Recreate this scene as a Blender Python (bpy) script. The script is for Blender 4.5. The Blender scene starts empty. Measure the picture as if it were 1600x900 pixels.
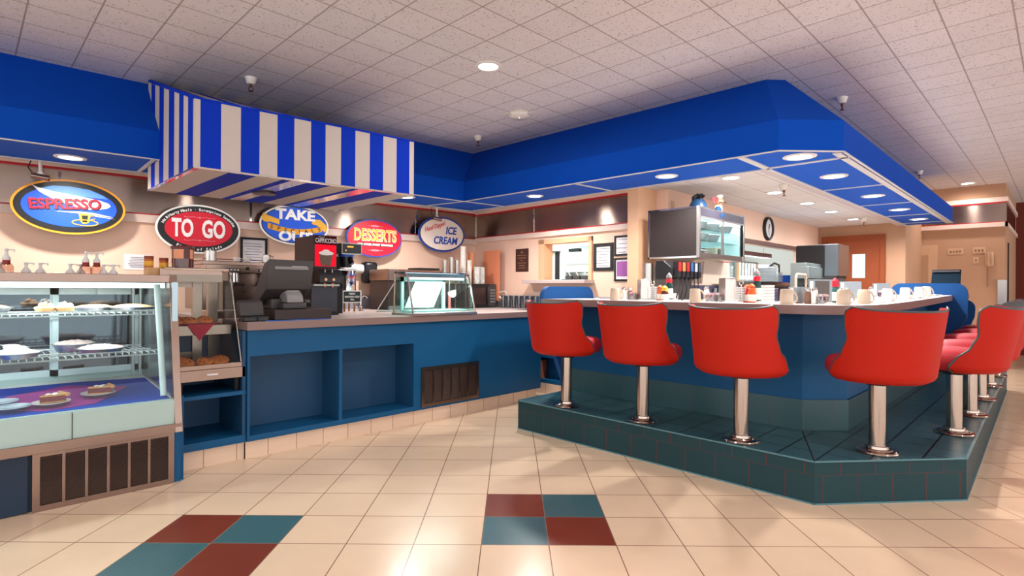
import bpy, bmesh, math, random
from math import sin, cos, pi, radians, atan2, hypot, sqrt
from mathutils import Vector, Matrix
random.seed(7)
SC = bpy.context.scene
COL = SC.collection
# ---------------------------------------------------------------- camera
cam = bpy.data.cameras.new('camera'); cam_o = bpy.data.objects.new('camera', cam); COL.objects.link(cam_o)
cam.sensor_width = 36.0; cam.lens = 36.0*860/1600; cam.clip_start = .05; cam.clip_end = 100
cam_o.matrix_world = (Matrix.Translation((0, 0, 1.158)) @ Matrix.Rotation(radians(-45), 4, 'Z')
                      @ Matrix.Rotation(-0.006, 4, 'Y') @ Matrix.Rotation(radians(90), 4, 'X'))
SC.camera = cam_o
# ---------------------------------------------------------------- world, exposure
w = bpy.data.worlds.new('world'); SC.world = w; w.use_nodes = True
w.node_tree.nodes['Background'].inputs[0].default_value = (.95, .975, 1.0, 1)
w.node_tree.nodes['Background'].inputs[1].default_value = WORLD = 1.55
SC.view_settings.view_transform = 'Standard'; SC.view_settings.look = 'None'
SC.view_settings.gamma = 1.0; SC.view_settings.use_curve_mapping = False
SC.view_settings.exposure = 0.62
P_SOFFIT, P_ROOM, P_INNER, P_KITCHEN = 66.0, 31.0, 40.0, 85.0
# soft area lights, used in the kitchen and the display cases
def area(name, loc, size, power, color=(1, .93, .86), rot=(0, 0, 0), sy=None, parent=None, spread=180, shape=None):
    l = bpy.data.lights.new(name, 'AREA'); l.energy = power; l.color = color; l.size = size
    if sy: l.shape = 'RECTANGLE'; l.size_y = sy
    if shape: l.shape = shape
    l.spread = radians(spread)
    o = bpy.data.objects.new(name, l); COL.objects.link(o); o.location = loc; o.rotation_euler = rot
    if parent: o.parent = parent
    return o
# ---------------------------------------------------------------- materials
def lin(c):
    return tuple(((v/255)/12.92 if v/255 <= .04045 else ((v/255+.055)/1.055)**2.4) for v in c)
MATS = {}
def mat(name, c, rough=.5, metal=0, spec=.5, noise=0, nscale=30, bump=0, bscale=200, emit=None, estr=1, coat=0, trans=0, ior=1.45, aniso=0, stretch=None):
    if name in MATS: return MATS[name]
    m = bpy.data.materials.new(name); m.use_nodes = True; n = m.node_tree.nodes; L = m.node_tree.links
    b = n['Principled BSDF']; rgb = (*lin(c), 1)
    b.inputs['Base Color'].default_value = rgb; b.inputs['Roughness'].default_value = rough; b.inputs['Metallic'].default_value = metal
    b.inputs['Specular IOR Level'].default_value = spec; b.inputs['Coat Weight'].default_value = coat
    b.inputs['Transmission Weight'].default_value = trans; b.inputs['IOR'].default_value = ior
    if aniso:
        b.inputs['Anisotropic'].default_value = aniso; b.inputs['Anisotropic Rotation'].default_value = .25; tg = n.new('ShaderNodeTangent'); tg.direction_type = 'RADIAL'; tg.axis = 'Z'; L.new(tg.outputs[0], b.inputs['Tangent'])
    if emit: b.inputs['Emission Color'].default_value = (*lin(emit), 1); b.inputs['Emission Strength'].default_value = estr
    if noise or bump:
        tc = n.new('ShaderNodeTexCoord'); mp = n.new('ShaderNodeMapping'); L.new(tc.outputs['Object'], mp.inputs[0])
        if stretch: mp.inputs['Scale'].default_value = stretch
        if noise:
            t = n.new('ShaderNodeTexNoise'); t.inputs['Scale'].default_value = nscale; t.inputs['Detail'].default_value = 3; L.new(mp.outputs[0], t.inputs['Vector'])
            mx = n.new('ShaderNodeMix'); mx.data_type = 'RGBA'
            mx.inputs[6].default_value = tuple(v*(1-noise) for v in rgb[:3])+(1,); mx.inputs[7].default_value = tuple(min(1, v*(1+noise)) for v in rgb[:3])+(1,)
            L.new(t.outputs['Fac'], mx.inputs[0]); L.new(mx.outputs[2], b.inputs['Base Color'])
        if bump:
            t = n.new('ShaderNodeTexNoise'); t.inputs['Scale'].default_value = bscale; L.new(mp.outputs[0], t.inputs['Vector'])
            bp = n.new('ShaderNodeBump'); bp.inputs['Strength'].default_value = bump; bp.inputs['Distance'].default_value = .01; L.new(t.outputs['Fac'], bp.inputs['Height']); L.new(bp.outputs[0], b.inputs['Normal'])
    MATS[name] = m; return m
def mathn(nt, op, a, b=None, c=None):
    x = nt.nodes.new('ShaderNodeMath'); x.operation = op
    for i, v in enumerate((a, b, c)):
        if v is None: continue
        if isinstance(v, (int, float)): x.inputs[i].default_value = v
        else: nt.links.new(v, x.inputs[i])
    return x.outputs[0]
def tile_mat(name, c, mortar, wu, wv, mu=.004, mv=.004, src='Object', rough=.35, var=.06, speck=0, bumpd=.002, axes=(0, 1), off=(0, 0), spec=.5, sscale=90):
    if name in MATS: return MATS[name]
    m = bpy.data.materials.new(name); m.use_nodes = True; nt = m.node_tree; n = nt.nodes; L = nt.links; b = n['Principled BSDF']
    b.inputs['Roughness'].default_value = rough; b.inputs['Specular IOR Level'].default_value = spec
    tc = n.new('ShaderNodeTexCoord'); sp = n.new('ShaderNodeSeparateXYZ'); L.new(tc.outputs[src], sp.inputs[0])
    u = mathn(nt, 'DIVIDE', mathn(nt, 'SUBTRACT', sp.outputs[axes[0]], off[0]), wu); v = mathn(nt, 'DIVIDE', mathn(nt, 'SUBTRACT', sp.outputs[axes[1]], off[1]), wv)
    def dist(t, w): # distance to nearest line in metres
        f = mathn(nt, 'SUBTRACT', t, mathn(nt, 'ROUND', t)); return mathn(nt, 'MULTIPLY', mathn(nt, 'ABSOLUTE', f), w)
    gu = mathn(nt, 'LESS_THAN', dist(u, wu), mu/2); gv = mathn(nt, 'LESS_THAN', dist(v, wv), mv/2); g = mathn(nt, 'MAXIMUM', gu, gv)
    cb = n.new('ShaderNodeCombineXYZ'); L.new(mathn(nt, 'FLOOR', u), cb.inputs[0]); L.new(mathn(nt, 'FLOOR', v), cb.inputs[1])
    wn = n.new('ShaderNodeTexWhiteNoise'); L.new(cb.outputs[0], wn.inputs['Vector'])
    ns = n.new('ShaderNodeTexNoise'); ns.inputs['Scale'].default_value = sscale if speck else 6; ns.inputs['Detail'].default_value = 4; L.new(tc.outputs[src], ns.inputs['Vector'])
    k = mathn(nt, 'ADD', mathn(nt, 'MULTIPLY', mathn(nt, 'SUBTRACT', wn.outputs['Value'], .5), var), mathn(nt, 'MULTIPLY', mathn(nt, 'SUBTRACT', ns.outputs['Fac'], .5), speck if speck else .12))
    hs = n.new('ShaderNodeHueSaturation'); hs.inputs['Color'].default_value = (*lin(c), 1); L.new(mathn(nt, 'ADD', k, 1.0), hs.inputs['Value'])
    mx = n.new('ShaderNodeMix'); mx.data_type = 'RGBA'; L.new(g, mx.inputs[0]); L.new(hs.outputs[0], mx.inputs[6]); mx.inputs[7].default_value = (*lin(mortar), 1)
    L.new(mx.outputs[2], b.inputs['Base Color'])
    bp = n.new('ShaderNodeBump'); bp.invert = True; bp.inputs['Strength'].default_value = .6; bp.inputs['Distance'].default_value = bumpd; L.new(g, bp.inputs['Height']); L.new(bp.outputs[0], b.inputs['Normal'])
    MATS[name] = m; return m
def glass_mat(name, tint=(235, 245, 245), refl=.12, rough=.0):
    if name in MATS: return MATS[name]
    m = bpy.data.materials.new(name); m.use_nodes = True; nt = m.node_tree; n = nt.nodes; L = nt.links; n.clear()
    out = n.new('ShaderNodeOutputMaterial'); t = n.new('ShaderNodeBsdfTransparent'); t.inputs[0].default_value = (*lin(tint), 1)
    g = n.new('ShaderNodeBsdfGlossy'); g.inputs['Roughness'].default_value = rough; fr = n.new('ShaderNodeLayerWeight'); fr.inputs[0].default_value = .5
    mx = n.new('ShaderNodeMixShader'); L.new(mathn(nt, 'ADD', mathn(nt, 'MULTIPLY', mathn(nt, 'POWER', fr.outputs['Facing'], 4.0), .7), refl*.3), mx.inputs[0]); L.new(t.outputs[0], mx.inputs[1]); L.new(g.outputs[0], mx.inputs[2]); L.new(mx.outputs[0], out.inputs[0])
    MATS[name] = m; return m
def emis(name, c, s):
    return mat(name, (0, 0, 0), emit=c, estr=s, spec=0)
wall_m = mat('wall_paint', (232, 194, 170), .75, bump=.05, bscale=150)
wall2_m = mat('wall_paint_tan', (184, 142, 112), .75, bump=.05, bscale=150)
col_m = mat('column_paint', (222, 176, 140), .7)
trimw = mat('trim_cream', (222, 196, 182), .5)
redline = mat('trim_red', (176, 20, 34), .4)
blue_m = mat('soffit_blue', (0, 70, 176), .8, spec=.15, noise=.06, nscale=4)
bluep_m = mat('soffit_panel_blue', (0, 80, 184), .7, spec=.2)
bar_t = mat('soffit_tbar', (196, 196, 196), .4)
teal_m = mat('counter_blue', (14, 80, 124), .45, spec=.3, noise=.05, nscale=5)
teal_d = mat('counter_blue_shelf', (26, 72, 108), .5)
steel = mat('stainless', (190, 184, 178), .28, 1, noise=.12, nscale=9, stretch=(1, 1, .05))
steel2 = mat('stainless_brushed', (158, 136, 124), .26, 1, noise=.14, nscale=9, stretch=(1, 1, .02), aniso=.92)
steelb = mat('stainless_warm', (146, 122, 110), .25, 1, noise=.1, nscale=10)
chrome = mat('chrome', (225, 222, 218), .1, 1)
poletal = mat('stool_post_metal', (178, 160, 148), .16, 1, noise=.15, nscale=20, stretch=(1, 1, .1))
lam = mat('laminate_grey', (182, 164, 158), .3, noise=.07, nscale=160)
lame = mat('laminate_edge', (132, 108, 102), .4, noise=.05, nscale=120)
black = mat('black_plastic', (26, 24, 26), .35)
blackm = mat('black_matte', (22, 20, 22), .7)
dgrey = mat('dark_grey_plastic', (62, 58, 58), .45)
grey = mat('grey_plastic', (128, 124, 124), .45)
white = mat('white_plastic', (216, 212, 208), .4)
offw = mat('white_porcelain', (220, 212, 202), .2)
beige = mat('beige_porcelain', (196, 174, 152), .25)
red_m = mat('red_vinyl', (184, 32, 16), .55, spec=.2, noise=.07, nscale=120, bump=.08, bscale=500)
redseat = mat('red_seat_fabric', (172, 28, 40), .5, noise=.1, nscale=160)
lining = mat('stool_lining', (120, 44, 52), .6, noise=.3, nscale=60, stretch=(1, 8, 1))
piping = mat('piping_green_grey', (52, 66, 66), .4)
glass = glass_mat('clear_glass')
glassd = glass_mat('smoked_glass', (196, 190, 186))
glassw = glass_mat('tumbler_glass', (214, 216, 218), .6)
frost = mat('frosted_panel', (168, 190, 184), .25)
navy = mat('navy_cloth', (6, 58, 160), .8, spec=.1)
purple = mat('purple_cloth', (158, 52, 136), .8, spec=.1)
crust = mat('pie_crust', (206, 150, 96), .7, noise=.2, nscale=60, bump=.3, bscale=60)
cream = mat('whipped_cream', (246, 240, 232), .6, noise=.06, nscale=60, bump=.5, bscale=50)
berry = mat('berry_filling', (120, 20, 22), .4, noise=.5, nscale=70, bump=.4, bscale=70)
cookie = mat('cookie_dough', (196, 104, 48), .7, noise=.35, nscale=45, bump=.3, bscale=60)
foil = mat('foil', (200, 204, 208), .3, 1, bump=.3, bscale=60)
orange_m = mat('door_orange', (142, 72, 42), .6, spec=.2)
paper = mat('paper', (226, 220, 220), .7)
kwhite = mat('kitchen_white', (226, 236, 236), .6)
# ---------------------------------------------------------------- mesh builder
class MB:
    def __init__(s): s.v = []; s.f = []; s.m = []; s.mats = []; s.uv = {}; s.M = None
    def mi(s, m):
        if m not in s.mats: s.mats.append(m)
        return s.mats.index(m)
    def add(s, vs, fs, m, uvs=None):
        b = len(s.v); k = s.mi(m)
        s.v += [tuple(s.M @ Vector(v)) if s.M else tuple(v) for v in vs]
        for i, f in enumerate(fs):
            if uvs: s.uv[len(s.f)] = uvs[i]
            s.f.append([b+j for j in f]); s.m.append(k)
        return s
    def box(s, x0, x1, y0, y1, z0, z1, m):
        V = [(x, y, z) for z in (z0, z1) for y in (y0, y1) for x in (x0, x1)]
        return s.add(V, [(0, 2, 3, 1), (4, 5, 7, 6), (0, 1, 5, 4), (2, 6, 7, 3), (0, 4, 6, 2), (1, 3, 7, 5)], m)
    def prism(s, poly, axis, a, b, m):
        def P(p, t):
            return (t, p[0], p[1]) if axis == 'x' else (p[0], t, p[1]) if axis == 'y' else (p[0], p[1], t)
        n = len(poly); V = [P(p, a) for p in poly]+[P(p, b) for p in poly]
        return s.add(V, [tuple(range(n))[::-1], tuple(range(n, 2*n))]+[(i, (i+1) % n, n+(i+1) % n, n+i) for i in range(n)], m)
    def lathe(s, prof, m, c=(0, 0, 0), n=24, sx=1, sy=1, axis='z', cap=True):
        V = []; F = []
        for r, z in prof:
            for i in range(n):
                a = 2*pi*i/n; p = (r*cos(a)*sx, r*sin(a)*sy, z)
                if axis == 'y': p = (p[0], p[2], p[1])
                if axis == 'x': p = (p[2], p[0], p[1])
                V.append((c[0]+p[0], c[1]+p[1], c[2]+p[2]))
        for j in range(len(prof)-1):
            for i in range(n): F.append((j*n+i, j*n+(i+1) % n, (j+1)*n+(i+1) % n, (j+1)*n+i))
        if cap and prof[0][0] > 1e-6: F.append(tuple(range(n))[::-1])
        if cap and prof[-1][0] > 1e-6: F.append(tuple((len(prof)-1)*n+i for i in range(n)))
        return s.add(V, F, m)
    def cyl(s, c, r, z0, z1, m, n=24, axis='z', r2=None):
        return s.lathe([(r, z0), (r if r2 is None else r2, z1)], m, c, n, axis=axis)
    def tube(s, pts, r, m, n=8, closed=False):
        P = [Vector(p) for p in pts]; V = []; F = []; K = len(P)
        up = None
        for i, p in enumerate(P):
            a = P[(i-1) % K] if (i > 0 or closed) else P[0]; b = P[(i+1) % K] if (i < K-1 or closed) else P[-1]
            t = (b-a).normalized()
            if up is None: up = Vector((0, 0, 1)) if abs(t.z) < .9 else Vector((1, 0, 0))
            x = t.cross(up);  x = x.normalized() if x.length > 1e-5 else t.orthogonal().normalized(); y = x.cross(t).normalized(); up = y
            rr = r[i] if isinstance(r, (list, tuple)) else r
            for j in range(n):
                q = p+x*rr*cos(2*pi*j/n)+y*rr*sin(2*pi*j/n); V.append(tuple(q))
        R = K if closed else K-1
        for i in range(R):
            k = (i+1) % K
            for j in range(n): F.append((i*n+j, k*n+j, k*n+(j+1) % n, i*n+(j+1) % n))
        if not closed: F += [tuple(range(n)), tuple((K-1)*n+j for j in range(n))[::-1]]
        return s.add(V, F, m)
    def bar(s, a, b, w, h, m):   # rectangular bar from a to b
        a = Vector(a); b = Vector(b); t = (b-a).normalized(); up = Vector((0, 0, 1)) if abs(t.z) < .95 else Vector((0, 1, 0))
        x = t.cross(up).normalized()*w/2; y = x.cross(t).normalized()*h/2
        V = [a-x-y, a+x-y, a+x+y, a-x+y, b-x-y, b+x-y, b+x+y, b-x+y]
        return s.add(V, [(0, 3, 2, 1), (4, 5, 6, 7), (0, 1, 5, 4), (1, 2, 6, 5), (2, 3, 7, 6), (3, 0, 4, 7)], m)
    def sphere(s, c, r, m, n=12, sz=1):
        return s.lathe([(r*sin(pi*k/n)+1e-7*(k in (0, n)), -r*cos(pi*k/n)*sz) for k in range(n+1)], m, c, n*2)
    def ellipse(s, cx, cz, a, b, y0, y1, m, n=64):
        return s.prism([(cx+a*cos(2*pi*i/n), cz+b*sin(2*pi*i/n)) for i in range(n)], 'y', y0, y1, m)
    def mesh(s, name, sharp=35):
        me = bpy.data.meshes.new(name); me.from_pydata(s.v, [], s.f); [me.materials.append(m) for m in s.mats]
        me.polygons.foreach_set('material_index', s.m)
        if s.uv:
            ul = me.uv_layers.new(name='UVMap')
            for p in me.polygons:
                if p.index in s.uv:
                    for li, uvc in zip(p.loop_indices, s.uv[p.index]): ul.data[li].uv = uvc
        me.validate(); bm = bmesh.new(); bm.from_mesh(me); bmesh.ops.recalc_face_normals(bm, faces=bm.faces); bm.to_mesh(me); bm.free()
        me.polygons.foreach_set('use_smooth', [True]*len(me.polygons)); me.set_sharp_from_angle(angle=radians(sharp)); me.update()
        return me
    def build(s, name, parent=None, loc=(0, 0, 0), rz=0, sharp=35, bevel=0, label=None):
        me = s.mesh(name, sharp); o = bpy.data.objects.new(name, me); COL.objects.link(o); o.location = loc; o.rotation_euler = (0, 0, rz)
        if parent: o.parent = parent
        if bevel:
            b = o.modifiers.new('bevel', 'BEVEL'); b.width = bevel; b.segments = 2; b.limit_method = 'ANGLE'; b.angle_limit = radians(40)
        if label: o['label'] = label
        return o
def thing(name, label, cat, loc=(0, 0, 0), rz=0, group=None):
    o = bpy.data.objects.new(name, None); o.empty_display_size = .1; COL.objects.link(o); o.location = loc; o.rotation_euler = (0, 0, rz)
    o['label'] = label; o['category'] = cat
    if group: o['group'] = group
    return o
def tag(o, label, cat, group=None):
    o['label'] = label; o['category'] = cat
    if group: o['group'] = group
    return o
def struct(o): o['kind'] = 'structure'; return o
def dup(root, loc, rz=0, label=None, group=None, scale=None):
    r = root.copy(); COL.objects.link(r); r.location = loc; r.rotation_euler = (0, 0, rz)
    if scale: r.scale = scale
    if label: r['label'] = label
    if group: r['group'] = group
    for ch in list(root.children):
        c = ch.copy(); COL.objects.link(c); c.parent = r
        for g in list(ch.children):
            d = g.copy(); COL.objects.link(d); d.parent = c
    return r
def text_geo(txt, size, extrude=.002, offset=0, shear=0, align='CENTER', space=1.0):
    cu = bpy.data.curves.new('lettering', 'FONT'); cu.body = txt; cu.size = size; cu.extrude = extrude; cu.offset = offset; cu.shear = shear
    cu.align_x = align; cu.align_y = 'CENTER'; cu.space_character = space; cu.resolution_u = 3
    o = bpy.data.objects.new('lettering', cu); COL.objects.link(o); dg = bpy.context.evaluated_depsgraph_get(); dg.update()
    me = bpy.data.meshes.new_from_object(o.evaluated_get(dg)); vs = [tuple(v.co) for v in me.vertices]; fs = [tuple(p.vertices) for p in me.polygons]
    bpy.data.objects.remove(o); bpy.data.curves.remove(cu); bpy.data.meshes.remove(me)
    return vs, fs
def put_text(mb, txt, size, m, cx, cz, y, rot=0, sx=1, offset=0, shear=0, extrude=.002, space=1.0, sz=1):
    """lettering in the x-z plane, readable from -y"""
    vs, fs = text_geo(txt, size, extrude, offset, shear, space=space); c, s_ = cos(rot), sin(rot); out = []
    for v in vs:
        x = v[0]*sx; z = v[1]*sz; out.append((cx+x*c-z*s_, y-v[2], cz+x*s_+z*c))
    mb.add(out, fs, m)
def arc_text(mb, txt, size, m, a, b, y, deg0, deg1, offset=0, flip=False):
    n = len(txt)
    for i, ch in enumerate(txt):
        if ch == ' ': continue
        t = radians(deg0+(deg1-deg0)*(i+.5)/n); x, z = a*cos(t), b*sin(t)
        tx, tz = -a*sin(t), b*cos(t); rot = atan2(tz, tx)+(pi if not flip else 0)
        put_text(mb, ch, size, m, x, z, y, rot, offset=offset)
# ================================================================ STRUCTURE
H = 2.755; ZB = 2.093; ZC = 2.30; ZI = 2.14; T = .3048
def lwy(x, off=0): return 5.836-.084*x-off
def bwx(y, off=0): return 4.544+.0405*y-off
LWA = math.atan(-.084); BWA = math.atan(.0405)
# floor: one mesh of tile cells laid diagonally to the counters
ft = tile_mat('floor_tile_cream', (228, 200, 170), (132, 92, 70), T, T, .0045, .0045, 'Object', .22, .05, spec=.5)
fb = tile_mat('floor_tile_brown', (118, 50, 32), (140, 110, 90), T, T, .004, .004, 'Object', .3, .03, speck=.9, sscale=160)
fg = tile_mat('floor_tile_teal', (58, 98, 106), (140, 120, 104), T, T, .004, .004, 'Object', .3, .03, speck=1.0, sscale=160)
mb = MB(); N0, N1, M0, M1 = -26, 34, -16, 44
pat = {}
for (ci, cj) in ((0, 0), (-5, -1), (5, -6), (-10, -7), (0, -12), (10, 0)):
    if (ci, cj) == (10, 0): continue
    pat.update({(ci, cj+1): 'b', (ci+1, cj+1): 'g', (ci, cj): 'g', (ci+1, cj): 'b'})
big = {}
def cell(i0, i1, j0, j1, m): mb.add([(i0*T, j0*T, 0), (i1*T, j0*T, 0), (i1*T, j1*T, 0), (i0*T, j1*T, 0)], [(0, 1, 2, 3)], m)
for j in range(M0, M1):
    i = N0
    while i < N1:
        k = pat.get((i, j))
        if k: cell(i, i+1, j, j+1, fb if k == 'b' else fg); i += 1; continue
        e = i
        while e < N1 and (e, j) not in pat: e += 1
        cell(i, e, j, j+1, ft); i = e
X0, Y0 = -.1316, 2.481
fl = struct(mb.build('floor', loc=((X0+Y0)/sqrt(2), (Y0-X0)/sqrt(2), 0), rz=radians(-45)))
# ceiling with square acoustic tiles
def ceil_mat():
    m = tile_mat('ceiling_tile', (214, 208, 210), (160, 150, 150), T, T, .009, .009, 'Object', .85, .05, bumpd=.004, off=(2.0866, 2.336), spec=.2)
    nt = m.node_tree; n = nt.nodes; L = nt.links; b = n['Principled BSDF']
    tc = n.new('ShaderNodeTexCoord'); v = n.new('ShaderNodeTexNoise'); v.inputs['Scale'].default_value = 75; v.inputs['Detail'].default_value = 2; L.new(tc.outputs['Object'], v.inputs['Vector'])
    sp = mathn(nt, 'LESS_THAN', v.outputs['Fac'], .36); src = b.inputs['Base Color'].links[0].from_socket
    mx = n.new('ShaderNodeMix'); mx.data_type = 'RGBA'; mx.inputs[7].default_value = (*lin((150, 140, 138)), 1); L.new(mathn(nt, 'MULTIPLY', sp, .7), mx.inputs[0]); L.new(src, mx.inputs[6]); L.new(mx.outputs[2], b.inputs['Base Color'])
    return m
cm = ceil_mat()
mb = MB(); mb.prism([(-6, -6), (10.9, -6), (10.9, 5.6), (-6, 5.6)], 'z', H, H+.1, cm); mb.box(10.9, 14, -6, .62, H, H+.1, cm); struct(mb.build('ceiling'))
icm = tile_mat('inner_ceiling_tile', (214, 208, 206), (168, 160, 158), .61, .3048, .008, .008, 'Object', .8, .03, bumpd=.002, spec=.2)
mb = MB()
mb.prism([(-1.6, 5.60), (4.38, 5.10), (4.40, 1.61), (9.6, 1.59), (9.6, 2.74), (4.9, 2.74), (4.9, 5.45), (4.76, 5.46), (-1.6, 6.0)], 'z', ZI, ZI+.05, icm)
struct(mb.build('ceiling_inner'))
# walls ----------------------------------------------------------
mb = MB(); mb.prism([(-1.6, lwy(-1.6)), (4.764, lwy(4.764)), (4.9, lwy(4.764)+.15), (-1.6, lwy(-1.6)+.15)], 'z', 0, H, wall_m); struct(mb.build('wall_left'))
# back wall with a service window (y 3.535..4.20, z 1.25..1.66)
mb = MB()
def bw(y0, y1, z0, z1, m, d0=0, d1=-.13): # slab along the back wall
    mb.prism([(bwx(y0, d0), y0), (bwx(y1, d0), y1), (bwx(y1, d1), y1), (bwx(y0, d1), y0)], 'z', z0, z1, m)
bw(2.9, 3.53, 0, H, wall_m); bw(4.20, 5.46, 0, H, wall_m); bw(3.53, 4.20, 0, 1.25, wall_m); bw(3.53, 4.20, 1.665, H, wall_m)
struct(mb.build('wall_back'))
mb = MB(); mb.box(4.58, 4.92, 2.873, 2.995, 0, ZI, col_m); struct(mb.build('trim_1'))
# partition wall behind the bar, pass-through from x 5.9 to 8.87
mb = MB(); YP = 2.74
mb.box(4.9, 5.9, YP, YP+.13, 0, H, wall_m); mb.box(8.87, 9.75, YP, YP+.13, 0, H, wall_m); mb.box(5.9, 8.87, YP, YP+.13, 0, 1.25, wall_m); mb.box(5.9, 8.87, YP, YP+.13, 1.735, H, wall_m)
struct(mb.build('wall_partition'))
# far wall with door, jog and phone wall
mb = MB(); mb.box(9.6, 9.75, 1.6, YP+.1, 0, H, wall2_m); mb.box(9.75, 10.9, 1.6, 1.72, 0, H, wall2_m); struct(mb.build('wall_far'))
mb = MB(); mb.box(10.9, 11.05, .60, 1.72, 0, H, wall2_m); mb.box(11.05, 13.5, .60, .72, 0, H, wall2_m); struct(mb.build('wall_right'))
dkr = mat('corridor_paint', (104, 40, 26), .8)
mb = MB(); mb.box(13.5, 13.6, -6, .62, 0, H, dkr); struct(mb.build('wall_corridor'))
# kitchen shell behind the walls
mb = MB(); mb.box(4.95, 9.6, 6.5, 6.6, 0, 2.6, kwhite); mb.box(9.5, 9.6, 2.9, 6.6, 0, 2.6, kwhite); mb.box(4.9, 4.95, 5.62, 6.6, 0, 2.6, kwhite)
mb.box(4.9, 9.6, 2.88, 6.6, 2.6, 2.65, kwhite); struct(mb.build('wall_kitchen'))
area('kitchen_light', (6.9, 3.8, 2.55), 1.2, P_KITCHEN, (.86, .96, 1.0), sy=3.6)
area('kitchen_light', (5.9, 5.0, 2.55), .8, P_KITCHEN*.45, (.86, .96, 1.0), sy=1.0)
# stainless bands with red and cream trims ------------------------
def wall_strip(mb, side, a0, a1, z0, z1, d0, d1, m):
    if side == 'L': mb.prism([(a0, lwy(a0, d0)), (a1, lwy(a1, d0)), (a1, lwy(a1, d1)), (a0, lwy(a0, d1))], 'z', z0, z1, m)
    else: mb.prism([(bwx(a0, d0), a0), (bwx(a1, d0), a1), (bwx(a1, d1), a1), (bwx(a0, d1), a0)], 'z', z0, z1, m)
mb = MB()
wall_strip(mb, 'L', -1.6, 4.764, 1.79, 2.10, 0, .012, steel2); wall_strip(mb, 'B', 3.0, 5.43, 1.815, 2.09, 0, .012, steel2)
for x in (-.4, .55, 2.0, 3.85): wall_strip(mb, 'L', x, x+.02, 1.79, 2.10, 0, .016, chrome)
for y in (4.35, 5.415): wall_strip(mb, 'B', y, y+.015, 1.815, 2.09, 0, .018, chrome)
struct(mb.build('trim_2'))
mb = MB()
for z0, z1, d in ((2.098, 2.118, .03), (1.785, 1.798, .022)): wall_strip(mb, 'L', -1.6, 4.764, z0, z1, 0, d, redline)
for z0, z1, d in ((2.085, 2.105, .03), (1.80, 1.815, .022)): wall_strip(mb, 'B', 3.0, 5.43, z0, z1, 0, d, redline)
struct(mb.build('trim_3'))
mb = MB(); wall_strip(mb, 'L', -1.6, 4.764, 1.715, 1.785, 0, .035, trimw); wall_strip(mb, 'B', 3.0, 5.43, 1.745, 1.80, 0, .035, trimw)
wall_strip(mb, 'L', -1.6, 4.764, 2.118, 2.14, 0, .03, trimw); wall_strip(mb, 'B', 3.0, 5.43, 2.105, 2.14, 0, .03, trimw); struct(mb.build('trim_4'))
mb = MB(); mb.box(10.86, 10.9, .60, 1.6, 2.48, 2.55, trimw); mb.box(10.83, 10.9, .57, 1.6, 2.11, 2.175, trimw); mb.box(10.83, 13.4, .57, .60, 2.11, 2.175, trimw)
mb.box(10.86, 13.4, .57, .60, 2.48, 2.55, trimw); struct(mb.build('trim_5'))
mb = MB(); mb.box(10.88, 10.9, .60, 1.57, 2.185, 2.46, steel2); mb.box(10.9, 13.0, .585, .6, 2.185, 2.46, steel2); struct(mb.build('trim_6'))
mb = MB(); mb.box(10.87, 10.9, .585, 1.58, 2.46, 2.48, redline); mb.box(10.87, 10.9, .585, 1.58, 2.175, 2.19, redline); mb.box(10.872, 10.9, 1.565, 1.58, 2.19, 2.46, redline); struct(mb.build('trim_7'))
mb = MB(); mb.box(10.86, 10.93, .575, .68, 0, 1.32, steel); struct(mb.build('trim_8'))   # steel corner guard
# soffit -----------------------------------------------------------
O = [(-1.6, 4.875), (3.83, 4.572), (3.87, 1.35), (4.19, 1.045), (9.6, 1.07)]
TT = [(-1.6, 5.25), (4.30, 4.97), (4.32, 1.60), (4.43, 1.50), (9.6, 1.49)]
I = [(-1.6, 5.58), (4.38, 5.09), (4.40, 1.61), (4.402, 1.609), (9.6, 1.59)]
mb = MB(); V = [(*p, ZB) for p in O]+[(*p, ZC) for p in O]+[(*p, H) for p in TT]+[(*p, ZB) for p in I]+[(*p, H) for p in I]; F = []
for k in range(4):
    F += [(k, k+1, 5+k+1, 5+k), (5+k, 5+k+1, 10+k+1, 10+k), (15+k+1, 15+k, 20+k, 20+k+1)]
F += [(0, 5, 10, 20, 15), (4, 9, 14, 24, 19)]
mb.add(V, F, blue_m)
mb.add([(*p, ZB) for p in O]+[(*p, ZB) for p in I], [(k, k+1, 6+k, 5+k) for k in range(4)], bluep_m)
struct(mb.build('ceiling_soffit', sharp=12))
# T-bars on the soffit underside
mb = MB()
def tb(a, b, wd=.016): mb.bar((*a, ZB-.004), (*b, ZB-.004), wd, .008, bar_t)
for k in range(4): tb(O[k], O[k+1], .014)
tb(I[0], I[1], .02); tb(I[1], I[2], .02); tb(I[2], I[4], .02)
tb((3.87, 1.61), (4.40, 1.61), .05); tb((4.38, 1.61), (4.38, 1.05), .03); tb((3.85, 3.07), (4.38, 3.04), .02); tb((3.83, 4.57), (4.37, 4.52), .02); tb((3.83, 4.57), (3.74, 5.14), .02); tb((1.0, 4.74), (1.02, 5.36), .025)
for x in (5.74, 7.07, 8.29, 9.3): tb((x, 1.06), (x-.02, 1.59), .016)
tb((4.2, 1.09), (9.6, 1.11), .05)
struct(mb.build('trim_9'))
mb = MB(); lav = mat('soffit_inner_trim', (190, 178, 180), .5); mb.box(4.42, 9.6, 1.60, 1.70, ZB, ZI, lav); mb.box(4.40, 4.45, 1.6, 2.88, ZB, ZI, lav); struct(mb.build('trim_10'))
mb = MB(); mb.prism([(-1.6, 5.585), (4.385, 5.095), (4.385, 5.125), (-1.6, 5.615)], 'z', ZB, ZI, lav); mb.prism([(4.385, 2.9), (4.42, 2.9), (4.40, 5.1), (4.385, 5.1)], 'z', ZB, ZI, lav); struct(mb.build('trim_11'))
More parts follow.
